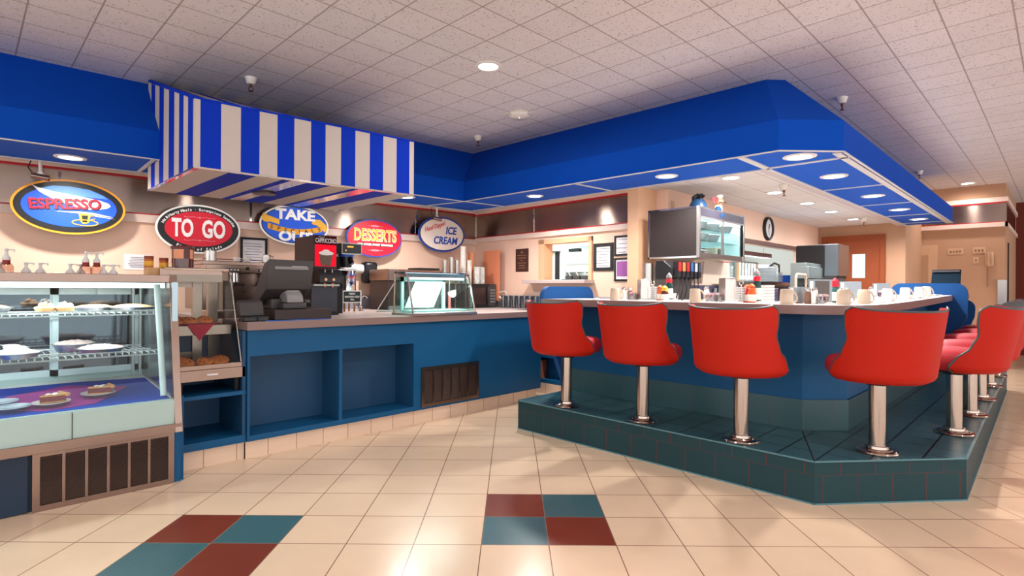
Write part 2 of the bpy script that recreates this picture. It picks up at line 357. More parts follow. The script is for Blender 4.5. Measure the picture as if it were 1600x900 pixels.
# awning box -------------------------------------------------------
sb = mat('awning_blue', (4, 48, 178), .7, spec=.15); sw = mat('awning_white', (196, 184, 178), .8, spec=.1, bump=.1, bscale=120)
aw = thing('striped_awning', 'blue and white striped awning box hanging below the blue soffit over the signs', 'awning', (1.03, 3.85, 1.90))
ox, oy, oz = 1.03, 3.85, 1.90
xs = [1.025, 1.06, 1.178, 1.295, 1.411, 1.526, 1.639, 1.755, 1.86, 1.976, 2.087, 2.203, 2.315, 2.43, 2.544, 2.585]
def fy(x): return 3.937-.085*x
mb = MB(); mbt = MB(); mbb = MB()
for i in range(15):
    a, b = xs[i]-ox, xs[i+1]-ox; m = sw if i % 2 == 0 else sb
    fa, fb_ = fy(xs[i])-oy, fy(xs[i+1])-oy
    mb.add([(a, fa, 0), (b, fb_, 0), (b, fb_, .435), (a, fa, .435), (a, fa+.02, 0), (b, fb_+.02, 0), (b, fb_+.02, .435), (a, fa+.02, .435)], [(0, 1, 2, 3), (4, 7, 6, 5), (0, 4, 5, 1)], m)
    mbt.add([(a, fa, .435), (b, fb_, .435), (b, 5.06-oy, .855), (a, 5.10-oy, .855)], [(0, 1, 2, 3)], m)
# underside stripes run front to back and fan slightly
bs = [0, .03, .2, .37, .54, .60, .71, .88, 1.05, 1.10, 1.22, 1.39, 1.56]
mir = mat('awning_mirror_strip', (205, 190, 190), .12, 1)
cols = [mir, sw, sb, sw, sb, mir, sb, sw, sb, mir, sb, sw]
bl = len(bs)-1
for i in range(bl):
    a, b = bs[i], bs[i+1]
    mbb.add([(a, fy(a+ox)-oy, 0), (b, fy(b+ox)-oy, 0), (b-.02, 5.05-oy, 0), (a-.02, 5.07-oy, 0)], [(0, 3, 2, 1)], cols[i])
mbs = MB(); mbs2 = MB(); ys = [3.85, 3.889, 4.001, 4.103, 4.208, 4.327, 4.468, 4.607, 4.735, 4.86, 4.98, 5.08]
mbs0 = mbs
for i in range(len(ys)-1):
    mbs = mbs0
    a, b = ys[i]-oy, ys[i+1]-oy; m = sw if i % 2 == 0 else sb; za, zb_ = .435+a*.35, .435+b*.35
    for x, mbs in ((0, mbs), (1.555, mbs2)): mbs.add([(x, a, 0), (x, b, 0), (x, b, min(.85, zb_)), (x, a, min(.85, za))], [(0, 1, 2, 3)], m)
rim = MB()
rim.bar((0, .0, .003), (1.555, fy(2.585)-oy, .003), .012, .012, chrome); rim.bar((0, 0, .003), (0, 1.2, .003), .012, .012, chrome); rim.bar((-.02, 1.2, .003), (1.54, 1.18, .003), .012, .012, black)
rim.bar((0, 0, .44), (1.555, fy(2.585)-oy, .44), .012, .012, sb); rim.bar((0, 0, .44), (0, 1.2, .86), .02, .02, sb)
mb.build('front_panel', aw); mbt.build('sloped_top', aw); mbb.build('underside_panel', aw); mbs0.build('side_panel', aw); mbs2.build('side_panel', aw); rim.build('edge_trim', aw)
dl = MB(); dl.cyl((.66, .62, 0), .085, -.012, -.002, mat('dark_lens', (60, 40, 36), .3)); dl.build('dark_downlight', aw, label='unlit dark round downlight')
# door and opening in the far wall --------------------------------
d = thing('door_1', 'orange door with narrow glass pane in the far wall beyond the bar', 'door', (9.6, 1.9, 0)); d['kind'] = 'structure'
for k in ('label', 'category'):
    if k in d: del d[k]
mb = MB(); mb.box(-.035, 0, 0, .36-.17+.0, 0, 1.92, orange_m); mb.box(-.035, 0, .36, .72, 0, 1.92, orange_m); mb.box(-.035, 0, .19, .36, 0, 1.34, orange_m); mb.box(-.035, 0, .19, .36, 1.70, 1.92, orange_m); mb.build('door_leaf', d)
mb = MB(); mb.box(-.05, 0, -.06, 0, 0, 1.92, orange_m); mb.box(-.05, 0, .72, .78, 0, 1.92, orange_m); mb.box(-.05, 0, -.06, .78, 1.92, 1.985, orange_m); mb.build('door_frame', d)
mb = MB(); mb.box(-.03, -.01, .19, .36, 1.34, 1.70, emis('door_pane_light', (220, 240, 240), .9)); mb.build('glass_pane', d)
mb = MB(); mb.cyl((-.035, .06, .95), .025, -.05, 0, chrome, axis='x'); mb.build('door_handle', d)
# window trims
mb = MB()
def wt(y0, y1, z0, z1, d0=-.13, d1=.02, m=wall2_m): mb.prism([(bwx(y0, d1), y0), (bwx(y1, d1), y1), (bwx(y1, d0), y1), (bwx(y0, d0), y0)], 'z', z0, z1, m)
casing = mat('window_casing', (216, 164, 126), .6)
wt(3.49, 3.535, 1.25, 1.71, m=casing); wt(4.18, 4.27, 1.25, 1.71, m=casing); wt(3.49, 4.27, 1.66, 1.71, m=casing); struct(mb.build('window_1'))
mb = MB(); wt(3.47, 4.41, 1.212, 1.25, -.10, .16, lam); struct(mb.build('window_2', bevel=.003))
mb = MB(); brn = mat('brown_header', (96, 62, 54), .5); mb.box(5.85, 8.92, 2.70, 2.76, 1.73, 1.775, brn); mb.box(5.86, 8.9, 2.58, 2.9, 1.225, 1.252, steel); struct(mb.build('window_3'))
# outside floor strip and low threshold on the right
mb = MB(); mb.box(8.9, 9.3, -2.5, .2, 0, .03, trimw); struct(mb.build('trim_12'))
# platform and bar base
tm = tile_mat('platform_tile', (30, 62, 68), (92, 50, 46), .2, 1, .005, .04, 'UV', .5, spec=.25, var=.10, speck=.9, sscale=80)
tmk = tile_mat('kick_tile', (44, 78, 84), (84, 70, 66), .2, 1, .004, .01, 'UV', .35, .10, speck=.6, sscale=80)
tmt = tile_mat('platform_top_tile', (54, 92, 100), (12, 8, 8), .2, .2, .010, .010, 'Object', .32, .16, speck=.5, sscale=90, off=(3.25, .94))
ctile = tile_mat('base_tile_cream', (230, 200, 174), (150, 100, 78), .2, 1, .004, .02, 'UV', .35, .06)
def ribbon(mb, pts, z0, z1, m, u0=0, v0=0, v1=1):
    u = u0
    for a, b in zip(pts[:-1], pts[1:]):
        L_ = hypot(b[0]-a[0], b[1]-a[1])
        mb.add([(*a, z0), (*b, z0), (*b, z1), (*a, z1)], [(0, 1, 2, 3)], m, [[(u, v0), (u+L_, v0), (u+L_, v1), (u, v1)]]); u += L_
OUT = [(4.3, 3.19), (3.25, 3.17), (3.25, .94), (3.93, .37), (8.63, .455), (8.63, 1.3)]
mb = MB(); ribbon(mb, OUT, 0, .158, tm, .07, .0, .99); ribbon(mb, OUT, .158, .232, tm, .17, 1.01, 2); n = len(OUT)
mb.add([(*p, .235) for p in OUT]+[(4.3, 1.3, .235)], [tuple(range(n+1))], tmt)
bn = mat('platform_bullnose', (86, 128, 136), .25)
for a, b in zip(OUT[:-1], OUT[1:]): mb.bar((*a, .232), (*b, .232), .012, .008, bn); mb.bar((*a, .004), (*b, .004), .012, .008, bn)
mb.bar((3.25, .94, .2355), (3.905, 1.205, .2355), .006, .002, blackm)
plat = mb.build('platform', sharp=20); struct(plat); plat.name = 'floor_platform'
# ================================================================ BAR
def barz(x): return 1.065+max(0, min(1, (x-4.5)/3.0))*.05
bar = thing('bar_counter', 'long angled diner bar counter with grey laminate top and blue panelled base', 'counter', (3.905, 1.2, .235))
bx, by, bz = 3.905, 1.2, .235
BASE = [(3.905, 3.14), (3.905, 1.205), (4.12, 1.0), (8.6, 1.0)]
mb = MB(); INB = [(4.05, 3.14), (4.05, 1.26), (4.18, 1.13), (8.6, 1.13)]
def L3(p, z): return (p[0]-bx, p[1]-by, z-bz)
for k in range(3):
    a, b, c, d_ = BASE[k], BASE[k+1], INB[k+1], INB[k]
    za, zb_ = barz(a[0])-.057, barz(b[0])-.057
    mb.add([L3(a, .236), L3(b, .236), L3(b, zb_), L3(a, za), L3(d_, .236), L3(c, .236), L3(c, zb_), L3(d_, za)], [(0, 1, 2, 3), (4, 7, 6, 5), (0, 3, 7, 4), (1, 5, 6, 2)], teal_m)
mb.build('base_panel', bar)
mb = MB(); off = [(3.893, 3.14), (3.893, 1.20), (4.115, .988), (8.6, .988)]
ribbon(mb, [(p[0]-bx, p[1]-by) for p in off], .001, .437-bz, tmk, .05, .1, .9); mb.build('tile_kickboard', bar)
# laminate top
outer = [(3.60, 3.24), (3.60, 2.4), (3.60, 1.7), (3.60, 1.30), (3.61, 1.16), (3.65, 1.04), (3.73, .94), (3.85, .87), (4.0, .835), (4.3, .82), (5.0, .81), (5.8, .805), (6.6, .80), (7.5, .80), (8.65, .80)]
inner = [(4.22, 3.24), (4.22, 2.4), (4.22, 1.9), (4.22, 1.6), (4.22, 1.52), (4.22, 1.46), (4.22, 1.44), (4.24, 1.42), (4.28, 1.41), (4.5, 1.40), (5.0, 1.40), (5.8, 1.40), (6.6, 1.40), (7.5, 1.40), (8.65, 1.40)]
mb = MB(); K = len(outer); V = []
for p in outer: V += [L3(p, barz(p[0])), L3(p, barz(p[0])-.056)]
for p in inner: V += [L3(p, barz(p[0])), L3(p, barz(p[0])-.056)]
mb.add(V, [(2*i, 2*i+2, 2*K+2*i+2, 2*K+2*i) for i in range(K-1)]+[(2*i+1, 2*K+2*i+1, 2*K+2*i+3, 2*i+3) for i in range(K-1)], mat('laminate_white', (214, 206, 202), .3, noise=.05, nscale=160))
mb.add(V, [(2*i, 2*i+1, 2*i+3, 2*i+2) for i in range(K-1)]+[(2*K+2*i, 2*K+2*i+2, 2*K+2*i+3, 2*K+2*i+1) for i in range(K-1)]+[(0, 2*K, 2*K+1, 1), (2*K-2, 2*K-1, 4*K-1, 4*K-2)], lame)
mb.build('countertop', bar, sharp=50)
# curved blue end screens crossing the top
def screen(name, label, loc, axis, outw, inw, zt, zb, basein, edge=.045):
    """profile in (s, z): s measured inward from the outer counter edge"""
    t = thing(name, label, 'divider', loc)
    P = []; r = .10
    for k in range(7): a = pi-k*pi/2/6; P.append((outw+r+r*cos(a), zt-r+r*sin(a)))
    for k in range(7): a = pi/2-k*pi/2/6; P.append((inw-r+r*cos(a), zt-r+r*sin(a)))
    P += [(inw, zb), (basein, 0), (basein-.05, 0), (outw+.005, zb-.05), ]
    ax = 'y' if axis == 'y' else 'x'
    m = MB(); scm = mat('screen_blue', (26, 76, 134), .6, spec=.2); m.prism(P, ax, -edge/2, edge/2, scm); m.build('panel', t)
    return t
s1 = screen('end_screen', 'rounded blue end panel crossing the bar top below the service window', (3.58, 3.235, .235), 'y', .02, .75, 1.175-.235, .72, .40)
s2 = screen('end_screen', 'rounded blue end panel crossing the far right end of the bar', (7.25, .68, .235), 'x', .0, .66, 1.235-.235, .70, .33); s2.name = 'end_screen.001'
s3 = screen('end_bracket', 'dark blue slanted end bracket holding up the farthest end of the bar', (8.63, .68, .235), 'x', .06, .6, 1.05-.235, .66, .33)
# stools ----------------------------------------------------------
def lerp_tab(tab, v):
    for (a, p), (b, q) in zip(tab[:-1], tab[1:]):
        if v <= b: t = (v-a)/(b-a); t = t*t*(3-2*t); return p+(q-p)*t
    return tab[-1][1]
TH = [(0, 1.50), (.08, 1.60), (.20, 1.50), (.40, 1.26), (.58, 1.18), (.80, 1.26), (.92, 1.28), (.97, 1.24), (1, 1.12)]
def shell_pt(s, v, dr=0):
    th = s*lerp_tab(TH, v); R = .262+.006*v-.04*max(0, 1-v/.10)**2+dr
    z = .415+.395*v+.02*(abs(s)**3)*v
    if v > .94: z -= .0
    return (-R*cos(th)*1.0-.075*v**1.1, R*sin(th)*1.04, z)
def make_stool():
    t = thing('bar_stool', '-', 'stool')
    m = MB(); m.lathe([(.0, 0), (.105, 0), (.108, .006), (.104, .014), (.085, .020), (.078, .019), (.074, .024), (.060, .026), (.058, .040), (.046, .042)], poletal, n=40); m.build('base_flange', t)
    m = MB(); m.cyl((0, 0, 0), .043, .03, .40, poletal, 32); m.build('post', t)
    m = MB(); m.box(-.09, .09, -.06, .06, .395, .412, blackm); m.cyl((0, 0, 0), .06, .385, .40, blackm); m.build('seat_plate', t)
    # shell, outer and inner skins
    NS, NV = 36, 20; m = MB(); V = []; F = []
    for k, dr in enumerate((0, -.035)):
        for j in range(NV+1):
            for i in range(NS+1): V.append(shell_pt(-1+2*i/NS, j/NV, dr))
    n1 = (NS+1)*(NV+1)
    g = lambda k, j, i: k*n1+j*(NS+1)+i
    Fo = [(g(0, j, i), g(0, j, i+1), g(0, j+1, i+1), g(0, j+1, i)) for j in range(NV) for i in range(NS)]
    Fi = [(g(1, j, i), g(1, j+1, i), g(1, j+1, i+1), g(1, j, i+1)) for j in range(NV) for i in range(NS)]
    Fe = [(g(0, NV, i), g(0, NV, i+1), g(1, NV, i+1), g(1, NV, i)) for i in range(NS)]+[(g(0, 0, i), g(1, 0, i), g(1, 0, i+1), g(0, 0, i+1)) for i in range(NS)]
    Fe += [(g(0, j, 0), g(0, j+1, 0), g(1, j+1, 0), g(1, j, 0)) for j in range(NV)]+[(g(0, j, NS), g(1, j, NS), g(1, j+1, NS), g(0, j+1, NS)) for j in range(NV)]
    m.add(V, Fo+Fe, red_m); m.add(V, Fi, lining); m.build('backrest', t, sharp=70)
    path = [shell_pt(-1, v/NV, -.004) for v in range(0, NV+1)]+[shell_pt(-1+2*i/NS, 1, -.004) for i in range(1, NS)]+[shell_pt(1, v/NV, -.004) for v in range(NV, -1, -1)]
    path = [(p[0], p[1], p[2]+.002) for p in path]
    m = MB(); m.tube(path, .0065, piping, 6); pp = m.build('piping', t); pp.parent = [c_ for c_ in t.children if c_.name.startswith('backrest')][0]
    # cushion
    m = MB(); prof = [(0, .0), (.9, .0), (.97, .02), (1.0, .05), (.985, .085), (.93, .108), (.8, .122), (.5, .13), (0, .132)]; V = []; F = []; n = 40
    for r, z in prof:
        for i in range(n):
            a = 2*pi*i/n; cx = cos(a); sy = sin(a); k = (abs(cx)**2.6+abs(sy)**2.6)**(-1/2.6)
            V.append((.04+.25*r*k*cx, .222*r*k*sy*(1 if cx < 0 else 1), .425+z*(1-.12*max(0, r*cx))))
    for j in range(len(prof)-1):
        for i in range(n): F.append((j*n+i, j*n+(i+1) % n, (j+1)*n+(i+1) % n, (j+1)*n+i))
    m.add(V, F, redseat); m.build('seat', t, sharp=60)
    return t
st = make_stool()
lab = ['red swivel bar stool at the left end of the bar nearest the blue lower counter', 'second red bar stool from the left end of the tiled platform', 'third red bar stool, the one left of the platform corner', 'large red bar stool at the angled corner of the platform',
       'nearest side facing red bar stool on the right arm of the bar', 'red bar stool directly behind the nearest one on the right arm', 'middle red bar stool in the right hand row', 'red bar stool last but one in the right hand row', 'farthest red bar stool at the end of the right hand row']
spots = [(3.365, 2.753, 0), (3.377, 2.075, 0), (3.372, 1.385, 0), (3.70, .745, 43), (4.546, .492, 90), (5.30, .482, 92), (6.15, .492, 90), (7.05, .50, 88), (7.95, .52, 90)]
for k, ((x, y, a), l) in enumerate(zip(spots, lab)):
    if k == 0: st.location = (x, y, .235); st.rotation_euler = (0, 0, radians(a)); st['label'] = l; st['group'] = 'red bar stools along the bar'
    else: dup(st, (x, y, .235), radians(a), l)
# ================================================================ LEFT COUNTER
YF = 3.84
c = thing('counter_cabinet', 'long low blue counter cabinet with two open niches and cream tile base', 'cabinet', (1.35, YF, 0)); cx = 1.35
mb = MB(); d0, d1 = 0, .022
def P(x0, x1, z0, z1, y0=d0, y1=d1, m=teal_m): mb.box(x0-cx, x1-cx, y0, y1, z0, z1, m)
P(1.35, 4.27, .689, .865); P(1.35, 1.367, .12, .689); P(1.367, 2.68, .12, .158); P(2.008, 2.034, .158, .689); P(2.68, 4.27, .12, .689)
mb.box(4.25-cx, 4.27-cx, d1, 1.3, .12, .865, teal_m); mb.box(0, .02, d1, 1.3, .12, .865, teal_m)
mb.build('front_panel', c)
for a, b in ((1.367, 2.008), (2.034, 2.68)):
    mb = MB(); P(a, b, .158, .689, .27, .29, teal_d); P(a-.012, a, .158, .689, d1, .29, teal_d); P(b, b+.012, .158, .689, d1, .29, teal_d); P(a, b, .140, .158, d1, .29, teal_m); P(a, b, .689, .70, d1, .29, teal_d); mb.build('niche', c)
mb = MB(); ribbon(mb, [(0, .03), (2.88, .03), (2.88, 1.3)], 0, .12, ctile, .05, .1, .9); mb.build('tile_base', c)
def grille(mb, x0, x1, z0, z1, y, n, fr, bars, lz=.009):
    mb.box(x0, x1, y-.012, y, z0, z0+fr, steelb); mb.box(x0, x1, y-.012, y, z1-fr, z1, steelb); mb.box(x0, x0+fr, y-.012, y, z0+fr, z1-fr, steelb); mb.box(x1-fr, x1, y-.012, y, z0+fr, z1-fr, steelb)
    mb.box(x0+fr, x1-fr, y-.001, y+.004, z0+fr, z1-fr, mat('grille_dark', (88, 68, 62), .5, .3))
    for i in range(1, n): X_ = x0+fr+(x1-x0-2*fr)*i/n; mb.box(X_-bars/2, X_+bars/2, y-.011, y-.002, z0+fr, z1-fr, steelb)
    k = int((z1-z0-2*fr)/lz)
    sl = mat('grille_slat', (176, 150, 136), .3, 1)
    for i in range(k): z = z0+fr+(i+.5)*lz; mb.add([(x0+fr, y-.001, z+lz*.35), (x1-fr, y-.001, z+lz*.35), (x1-fr, y-.006, z-lz*.1), (x0+fr, y-.006, z-lz*.1)], [(0, 1, 2, 3)], sl)
gv = thing('vent_grille', 'metal vent grille with six louvred sections set in the blue counter front', 'vent', (2.755, YF, .14)); mb = MB(); grille(mb, 0, .645, 0, .34, 0, 6, .03, .014); mb.build('louvres', gv)
# worktop
mb = MB(); wz = (.865, .92); yb = lambda x: lwy(x)-.005
poly = [(1.335, 3.805), (4.285, 3.805), (4.285, 4.3), (4.70, 4.3), (4.715, 5.41), (1.335, yb(1.335)-.02)]
mb.prism(poly, 'z', .866, .919, lame); mb.prism([(p[0], p[1]) for p in poly], 'z', .919, .92, lam)
tag(mb.build('worktop', bevel=.004), 'grey speckled laminate worktop on the low blue counter', 'worktop')
mb = MB(); mb.prism([(1.7, lwy(1.7)-.03), (4.72, lwy(4.72)-.03), (4.72, lwy(4.72)), (1.7, lwy(1.7))], 'z', .92, 1.065, mat('splash_grey', (150, 146, 156), .4)); mb.prism([(4.62, 3.0), (4.65, 3.0), (4.735, 5.40), (4.695, 5.40)], 'z', .92, 1.07, mat('splash_grey', (0, 0, 0))); struct(mb.build('trim_13'))
# back cabinet below the service window, with open shelf
t = thing('back_cabinet', 'low blue cabinet with an open shelf of boxes in the gap behind the first stool', 'cabinet', (4.52, 4.29, 0))
mb = MB(); mb.box(0, .14, -1.3, 0, .12, .16, teal_m); mb.box(0, .14, -1.3, 0, .40, .92, teal_m); mb.box(.12, .14, -1.3, 0, .16, .4, teal_m); mb.box(0, .14, -.03, 0, .16, .4, teal_m); mb.build('body', t)
mb = MB(); ribbon(mb, [(.0, -1.3), (.0, .0)], 0, .12, ctile, 0, .1, .9); mb.build('tile_base', t)
boxm = [mat('box_purple', (84, 40, 110), .6), white, mat('box_brown', (150, 84, 60), .6)]
yy = 4.24
for k, (wd, hh, m1, l) in enumerate([(.045, .19, 0, 'purple and white carton at the left end of the low shelf'), (.05, .185, 0, 'second purple and white carton on the low shelf'), (.06, .2, 2, 'brown patterned carton on the low shelf beside the purple ones')]):
    b = MB(); b.box(0, .09, -wd, 0, 0, hh, boxm[m1]); b.box(-.001, 0, -wd+.008, -.008, .02, hh*.7, white); tag(b.build('carton', loc=(4.525, yy, .16)), l, 'box'); yy -= wd+.012
# shelf stand between case and counter
t = thing('shelf_unit', 'blue open shelf unit under the cookie warmer between pastry case and counter', 'shelf', (.93, 3.85, 0)); mb = MB()
mb.box(-.01, .015, -.13, .5, 0, .50, teal_m); mb.box(.015, .416, 0, .5, .44, .465, teal_m); mb.box(.015, .416, 0, .5, .12, .17, teal_m); mb.box(.015, .395, .47, .49, .17, .86, teal_d); mb.box(.395, .416, .01, .5, .17, .86, teal_d); mb.build('body', t); mb = MB(); ribbon(mb, [(0, .034), (.416, .034)], 0, .12, ctile, .03, .1, .9); mb.build('tile_base', t)
# ---------------- pastry case
pc = thing('pastry_case', 'large glass fronted refrigerated pastry case with stainless frame and louvred base', 'display case', (0, 3.6, 0)); oy = 3.6
def B(mb, x0, x1, y0, y1, z0, z1, m): mb.box(x0, x1, y0-oy, y1-oy, z0, z1, m)
XR = .905; XL = -.75
mb = MB(); B(mb, XL, .888, 3.72, 4.58, 0, .31, mat('case_base_navy', (22, 44, 68), .5)); B(mb, XL, .24, 3.70, 3.72, .005, .31, mat('case_base_navy', (0, 0, 0))); mb.build('base', pc)
mb = MB(); grille(mb, .257, .888, .0, .31, 3.70-oy, 6, .03, .013, .0085); mb.build('grille', pc)
mb = MB(); B(mb, .889, .925, 3.70, 4.58, 0, .32, teal_m); mb.build('end_panel', pc)
mb = MB()
B(mb, XL, XR, 3.60, 3.66, .316, .366, steelb); B(mb, XL, XR, 3.745, 4.52, 1.178, 1.222, steelb)
for x in (XR-.035, XL): mb.prism([(3.595-oy, .316), (3.665-oy, .316), (3.825-oy, 1.222), (3.745-oy, 1.222)], 'x', x, x+.04, steelb)
B(mb, XL, XR, 4.49, 4.52, .5, 1.2, steel); mb.build('frame', pc, bevel=.002)
mb = MB(); B(mb, XR-.03, XR, 3.70, 4.50, .34, 1.18, mat('case_end_steel', (150, 164, 170), .25, 1)); mb.build('end_wall', pc)
mb = MB(); B(mb, XL, XR-.035, 3.615, 3.625, .366, .50, frost); B(mb, .405, .409, 3.612, 3.62, .366, .50, dgrey); B(mb, XL, XR-.035, 3.625, 3.66, .495, .505, frost); mb.build('lower_front_panel', pc)
mb = MB(); mb.add([(XL, 3.63-oy, .50), (XR-.035, 3.63-oy, .50), (XR-.035, 3.755-oy, 1.178), (XL, 3.755-oy, 1.178)], [(0, 1, 2, 3)], glass); mb.build('front_glass', pc)
mb = MB(); mb.add([(XL, 3.66-oy, .50), (XR-.03, 3.66-oy, .50), (XR-.03, 4.45-oy, .555), (XL, 4.45-oy, .555)], [(0, 1, 2, 3)], white); B(mb, XL, XR-.03, 4.45, 4.48, .50, .59, frost); mb.build('deck', pc)
mb = MB(); fw = mat('case_white_frame', (206, 222, 220), .3)
for a, b, yy in ((XL, -.05, 4.44), (-.05, .42, 4.46), (.40, .86, 4.44)):
    B(mb, a, b, yy, yy+.015, .59, .63, fw); B(mb, a, b, yy, yy+.015, 1.10, 1.14, fw); B(mb, a, a+.03, yy, yy+.015, .59, 1.14, fw); B(mb, b-.03, b, yy, yy+.015, .59, 1.14, fw)
    B(mb, a+.03, b-.03, yy+.005, yy+.010, .63, 1.10, mat('mirror_dark', (92, 96, 102), .06, .9))
mb.build('rear_sliding_doors', pc)
mb = MB()
for x in (.80, .84): B(mb, x, x+.012, 4.36, 4.38, .56, 1.17, steel)
B(mb, .62, .80, 4.40, 4.43, 1.1, 1.17, fw); mb.build('shelf_standards', pc)
mb = MB(); mb.tube([(.835, 3.70-oy, .52), (.82, 3.80-oy, 1.165)], .017, fw, 12); mb.build('corner_light_tube', pc)
mb = MB(); B(mb, XL, .86, 3.80, 3.84, 1.145, 1.175, emis('case_light', (230, 250, 255), 1.6)); mb.build('light_strip', pc)
wire = mat('wire_white', (226, 232, 230), .35)
for zf, zb, y0, y1 in ((1.0, 1.0, 3.87, 4.30), (.765, .765, 3.83, 4.36)):
    mb = MB()
    for y in (y0, y0+.0): mb.tube([(XL, y-oy, zf+.012), (.85, y-oy, zf+.012)], .004, wire, 6); mb.tube([(XL, y-oy, zf-.012), (.85, y-oy, zf-.012)], .005, wire, 6)
    mb.tube([(XL, y1-oy, zb), (.85, y1-oy, zb)], .005, wire, 6); mb.tube([(XL, (y0+y1)/2-oy, zf-.004), (.85, (y0+y1)/2-oy, zf-.004)], .004, wire, 6)
    x = XL
    while x < .85: mb.tube([(x, y0-oy, zf+.012), (x, y0-oy, zf-.012)], .003, wire, 4); mb.tube([(x, y0-oy, zf), (x, y1-oy, zb)], .0025, wire, 4); x += .032
    mb.build('wire_shelf', pc)
area('case_lamp', (.05, 3.95, 1.14), .10, 14, (.86, .97, 1.0), sy=1.4, rot=(0, 0, radians(90)))
# cloths, plates and pies
def quadcloth(name, pts, m, label, cat='cloth', th=.003):
    mb = MB(); n = len(pts); mb.add([tuple(p) for p in pts]+[(p[0], p[1], p[2]-th) for p in pts], [tuple(range(n)), tuple(range(n, 2*n))[::-1]]+[(i, (i+1) % n, n+(i+1) % n, n+i) for i in range(n)], m); return tag(mb.build(name), label, cat)
def dz(y): return .50+(y-3.66)/(4.45-3.66)*.055
def DP(x, y, k): return (x, y, dz(y)+k)
quadcloth('table_runner', [DP(-.5, 3.665, .005), DP(.86, 3.665, .005), DP(.86, 4.30, .005), DP(.5, 4.36, .005), DP(-.5, 4.34, .005)], navy, 'dark blue cloth lining the floor of the pastry case', 'cloth')
quadcloth('napkin_cloth', [DP(.07, 3.90, .009), DP(.30, 3.70, .009), DP(.52, 3.74, .009), DP(.73, 4.08, .009), DP(.46, 4.26, .009), DP(.18, 4.12, .009)], purple, 'purple cloth under the two plated pie slices in the pastry case', 'cloth')
def plate(loc, r, label, m=offw, nm='plate', grp=None):
    mb = MB(); mb.lathe([(.0, .004), (r*.55, .004), (r*.62, .003), (r, .016), (r, .020), (r*.62, .008), (0, .008)], m, n=40); o = mb.build(nm, loc=loc); tag(o, label, 'plate', grp); return o
def slice_(loc, rz, label):
    t = thing('pie_slice', label, 'pie', loc, rz); L_ = .105
    tri = [(0, 0), (L_, -.042), (L_+.008, 0), (L_, .042)]
    mb = MB(); mb.prism(tri, 'z', 0, .008, crust); mb.prism([(p[0]*.98+.001, p[1]*.96) for p in tri], 'z', .008, .034, berry); mb.build('filling', t, bevel=.002)
    mb = MB(); mb.prism(tri, 'z', .034, .044, crust)
    for k in range(6): a = -.04+.08*k/5; mb.sphere((L_+.006, a, .038), .012, crust, 6)
    mb.build('crust', t, bevel=.003)
    mb = MB(); [mb.sphere((.045+.016*i, .012*((-1)**i), .044), .013, cream, 6, .4) for i in range(3)]; mb.build('topping', t)
for (x, y, l, r) in ((.340, 3.80, 'left', 20), (.555, 3.90, 'right', 5)):
    z = dz(y)+.012; plate((x, y, z), .082, 'white oval plate under the %s pie slice on the purple cloth' % l); slice_((x-.05, y-.005, z+.010), radians(r), 'berry pie slice with sugared crust on the %s plate in the pastry case' % l)
for (x, y, l) in ((.18, 3.79, 'clear plate at the far left on the purple cloth, nearest the glass'), (.14, 3.93, 'clear plate behind the nearest one at the left of the pastry case floor')):
    plate((x, y, dz(y)+.012), .08, l, mat('glass_plate', (190, 204, 214), .05, coat=1), 'glass_plate')
def pie(loc, r, label, top, h=.03, grp=None, tin=True):
    t = thing('pie', label, 'pie', loc); mb = MB()
    if tin: mb.lathe([(0, 0), (r*.82, 0), (r, h), (r+.008, h+.001), (r+.008, h+.004), (r*.96, h)], foil, n=36); mb.build('tin', t)
    mb = MB(); K = 10; prof = [(0, h+.018)]
    V = []; F = []; n = 36
    rr = [0, .2, .4, .6, .75, .88, .97]
    for j, q in enumerate(rr):
        for i in range(n):
            a = 2*pi*i/n; hh = h+(.018*(1-q**3))+random.uniform(-.004, .006)*(top is not crust)+random.uniform(-.002, .002); V.append((q*r*cos(a), q*r*sin(a), hh if q < .97 else h+.002))
    for j in range(len(rr)-1):
        for i in range(n): F.append((j*n+i, j*n+(i+1) % n, (j+1)*n+(i+1) % n, (j+1)*n+i))
    mb.add(V, F, top); mb.build('topping' if top is cream else 'crust', t, sharp=60); return t
pinkc = mat('pink_flecked_cream', (232, 200, 192), .6, noise=.3, nscale=70, bump=.5, bscale=60)
z1, z2 = 1.006, .771
pie((.07, 4.02, z1), .125, 'brown crust pie in a foil tin at the left of the upper case shelf', crust)
pie((.56, 4.08, z1), .10, 'shallow brown pie in the middle of the upper case shelf', crust, .022); pie((.735, 4.0, z1), .115, 'shallow brown pie at the right end of the upper case shelf', crust, .022)
tray = thing('foil_tray', 'small foil tray holding tarts on the upper case shelf', 'tray', (.36, 3.96, z1)); mb = MB(); mb.box(-.09, .11, -.06, .06, 0, .006, foil); mb.build('tray', tray)
def tart(loc, label, m):
    t = thing('tart', label, 'tart', loc); mb = MB(); mb.lathe([(0, 0), (.038, 0), (.048, .022), (.04, .028), (0, .03)], crust, n=20); mb.build('shell', t)
    mb = MB(); [mb.sphere((.022*cos(k*2.1), .022*sin(k*2.1), .03+.004*(k % 2)), .017, m, 6) for k in range(3)]; mb.sphere((0, 0, .046), .010, crust, 6); mb.build('topping', t)
tart((.325, 3.96, z1+.006), 'small browned tart, left of the pair on the upper case shelf', crust); tart((.41, 3.96, z1+.006), 'small tart topped with white cream on the upper case shelf', cream)
pie((.20, 3.90, z2), .105, 'cream topped pie at the front left of the lower case shelf', cream, .028); pie((.17, 4.12, z2), .10, 'cream topped pie behind the front one on the lower case shelf', cream, .035)
pie((.475, 4.16, z2), .10, 'deep foil tin pie with pink flecked cream at the back of the lower shelf', pinkc, .04); pie((.575, 3.94, z2), .11, 'shallow pie with pink flecked cream at the front of the lower shelf', pinkc, .025)
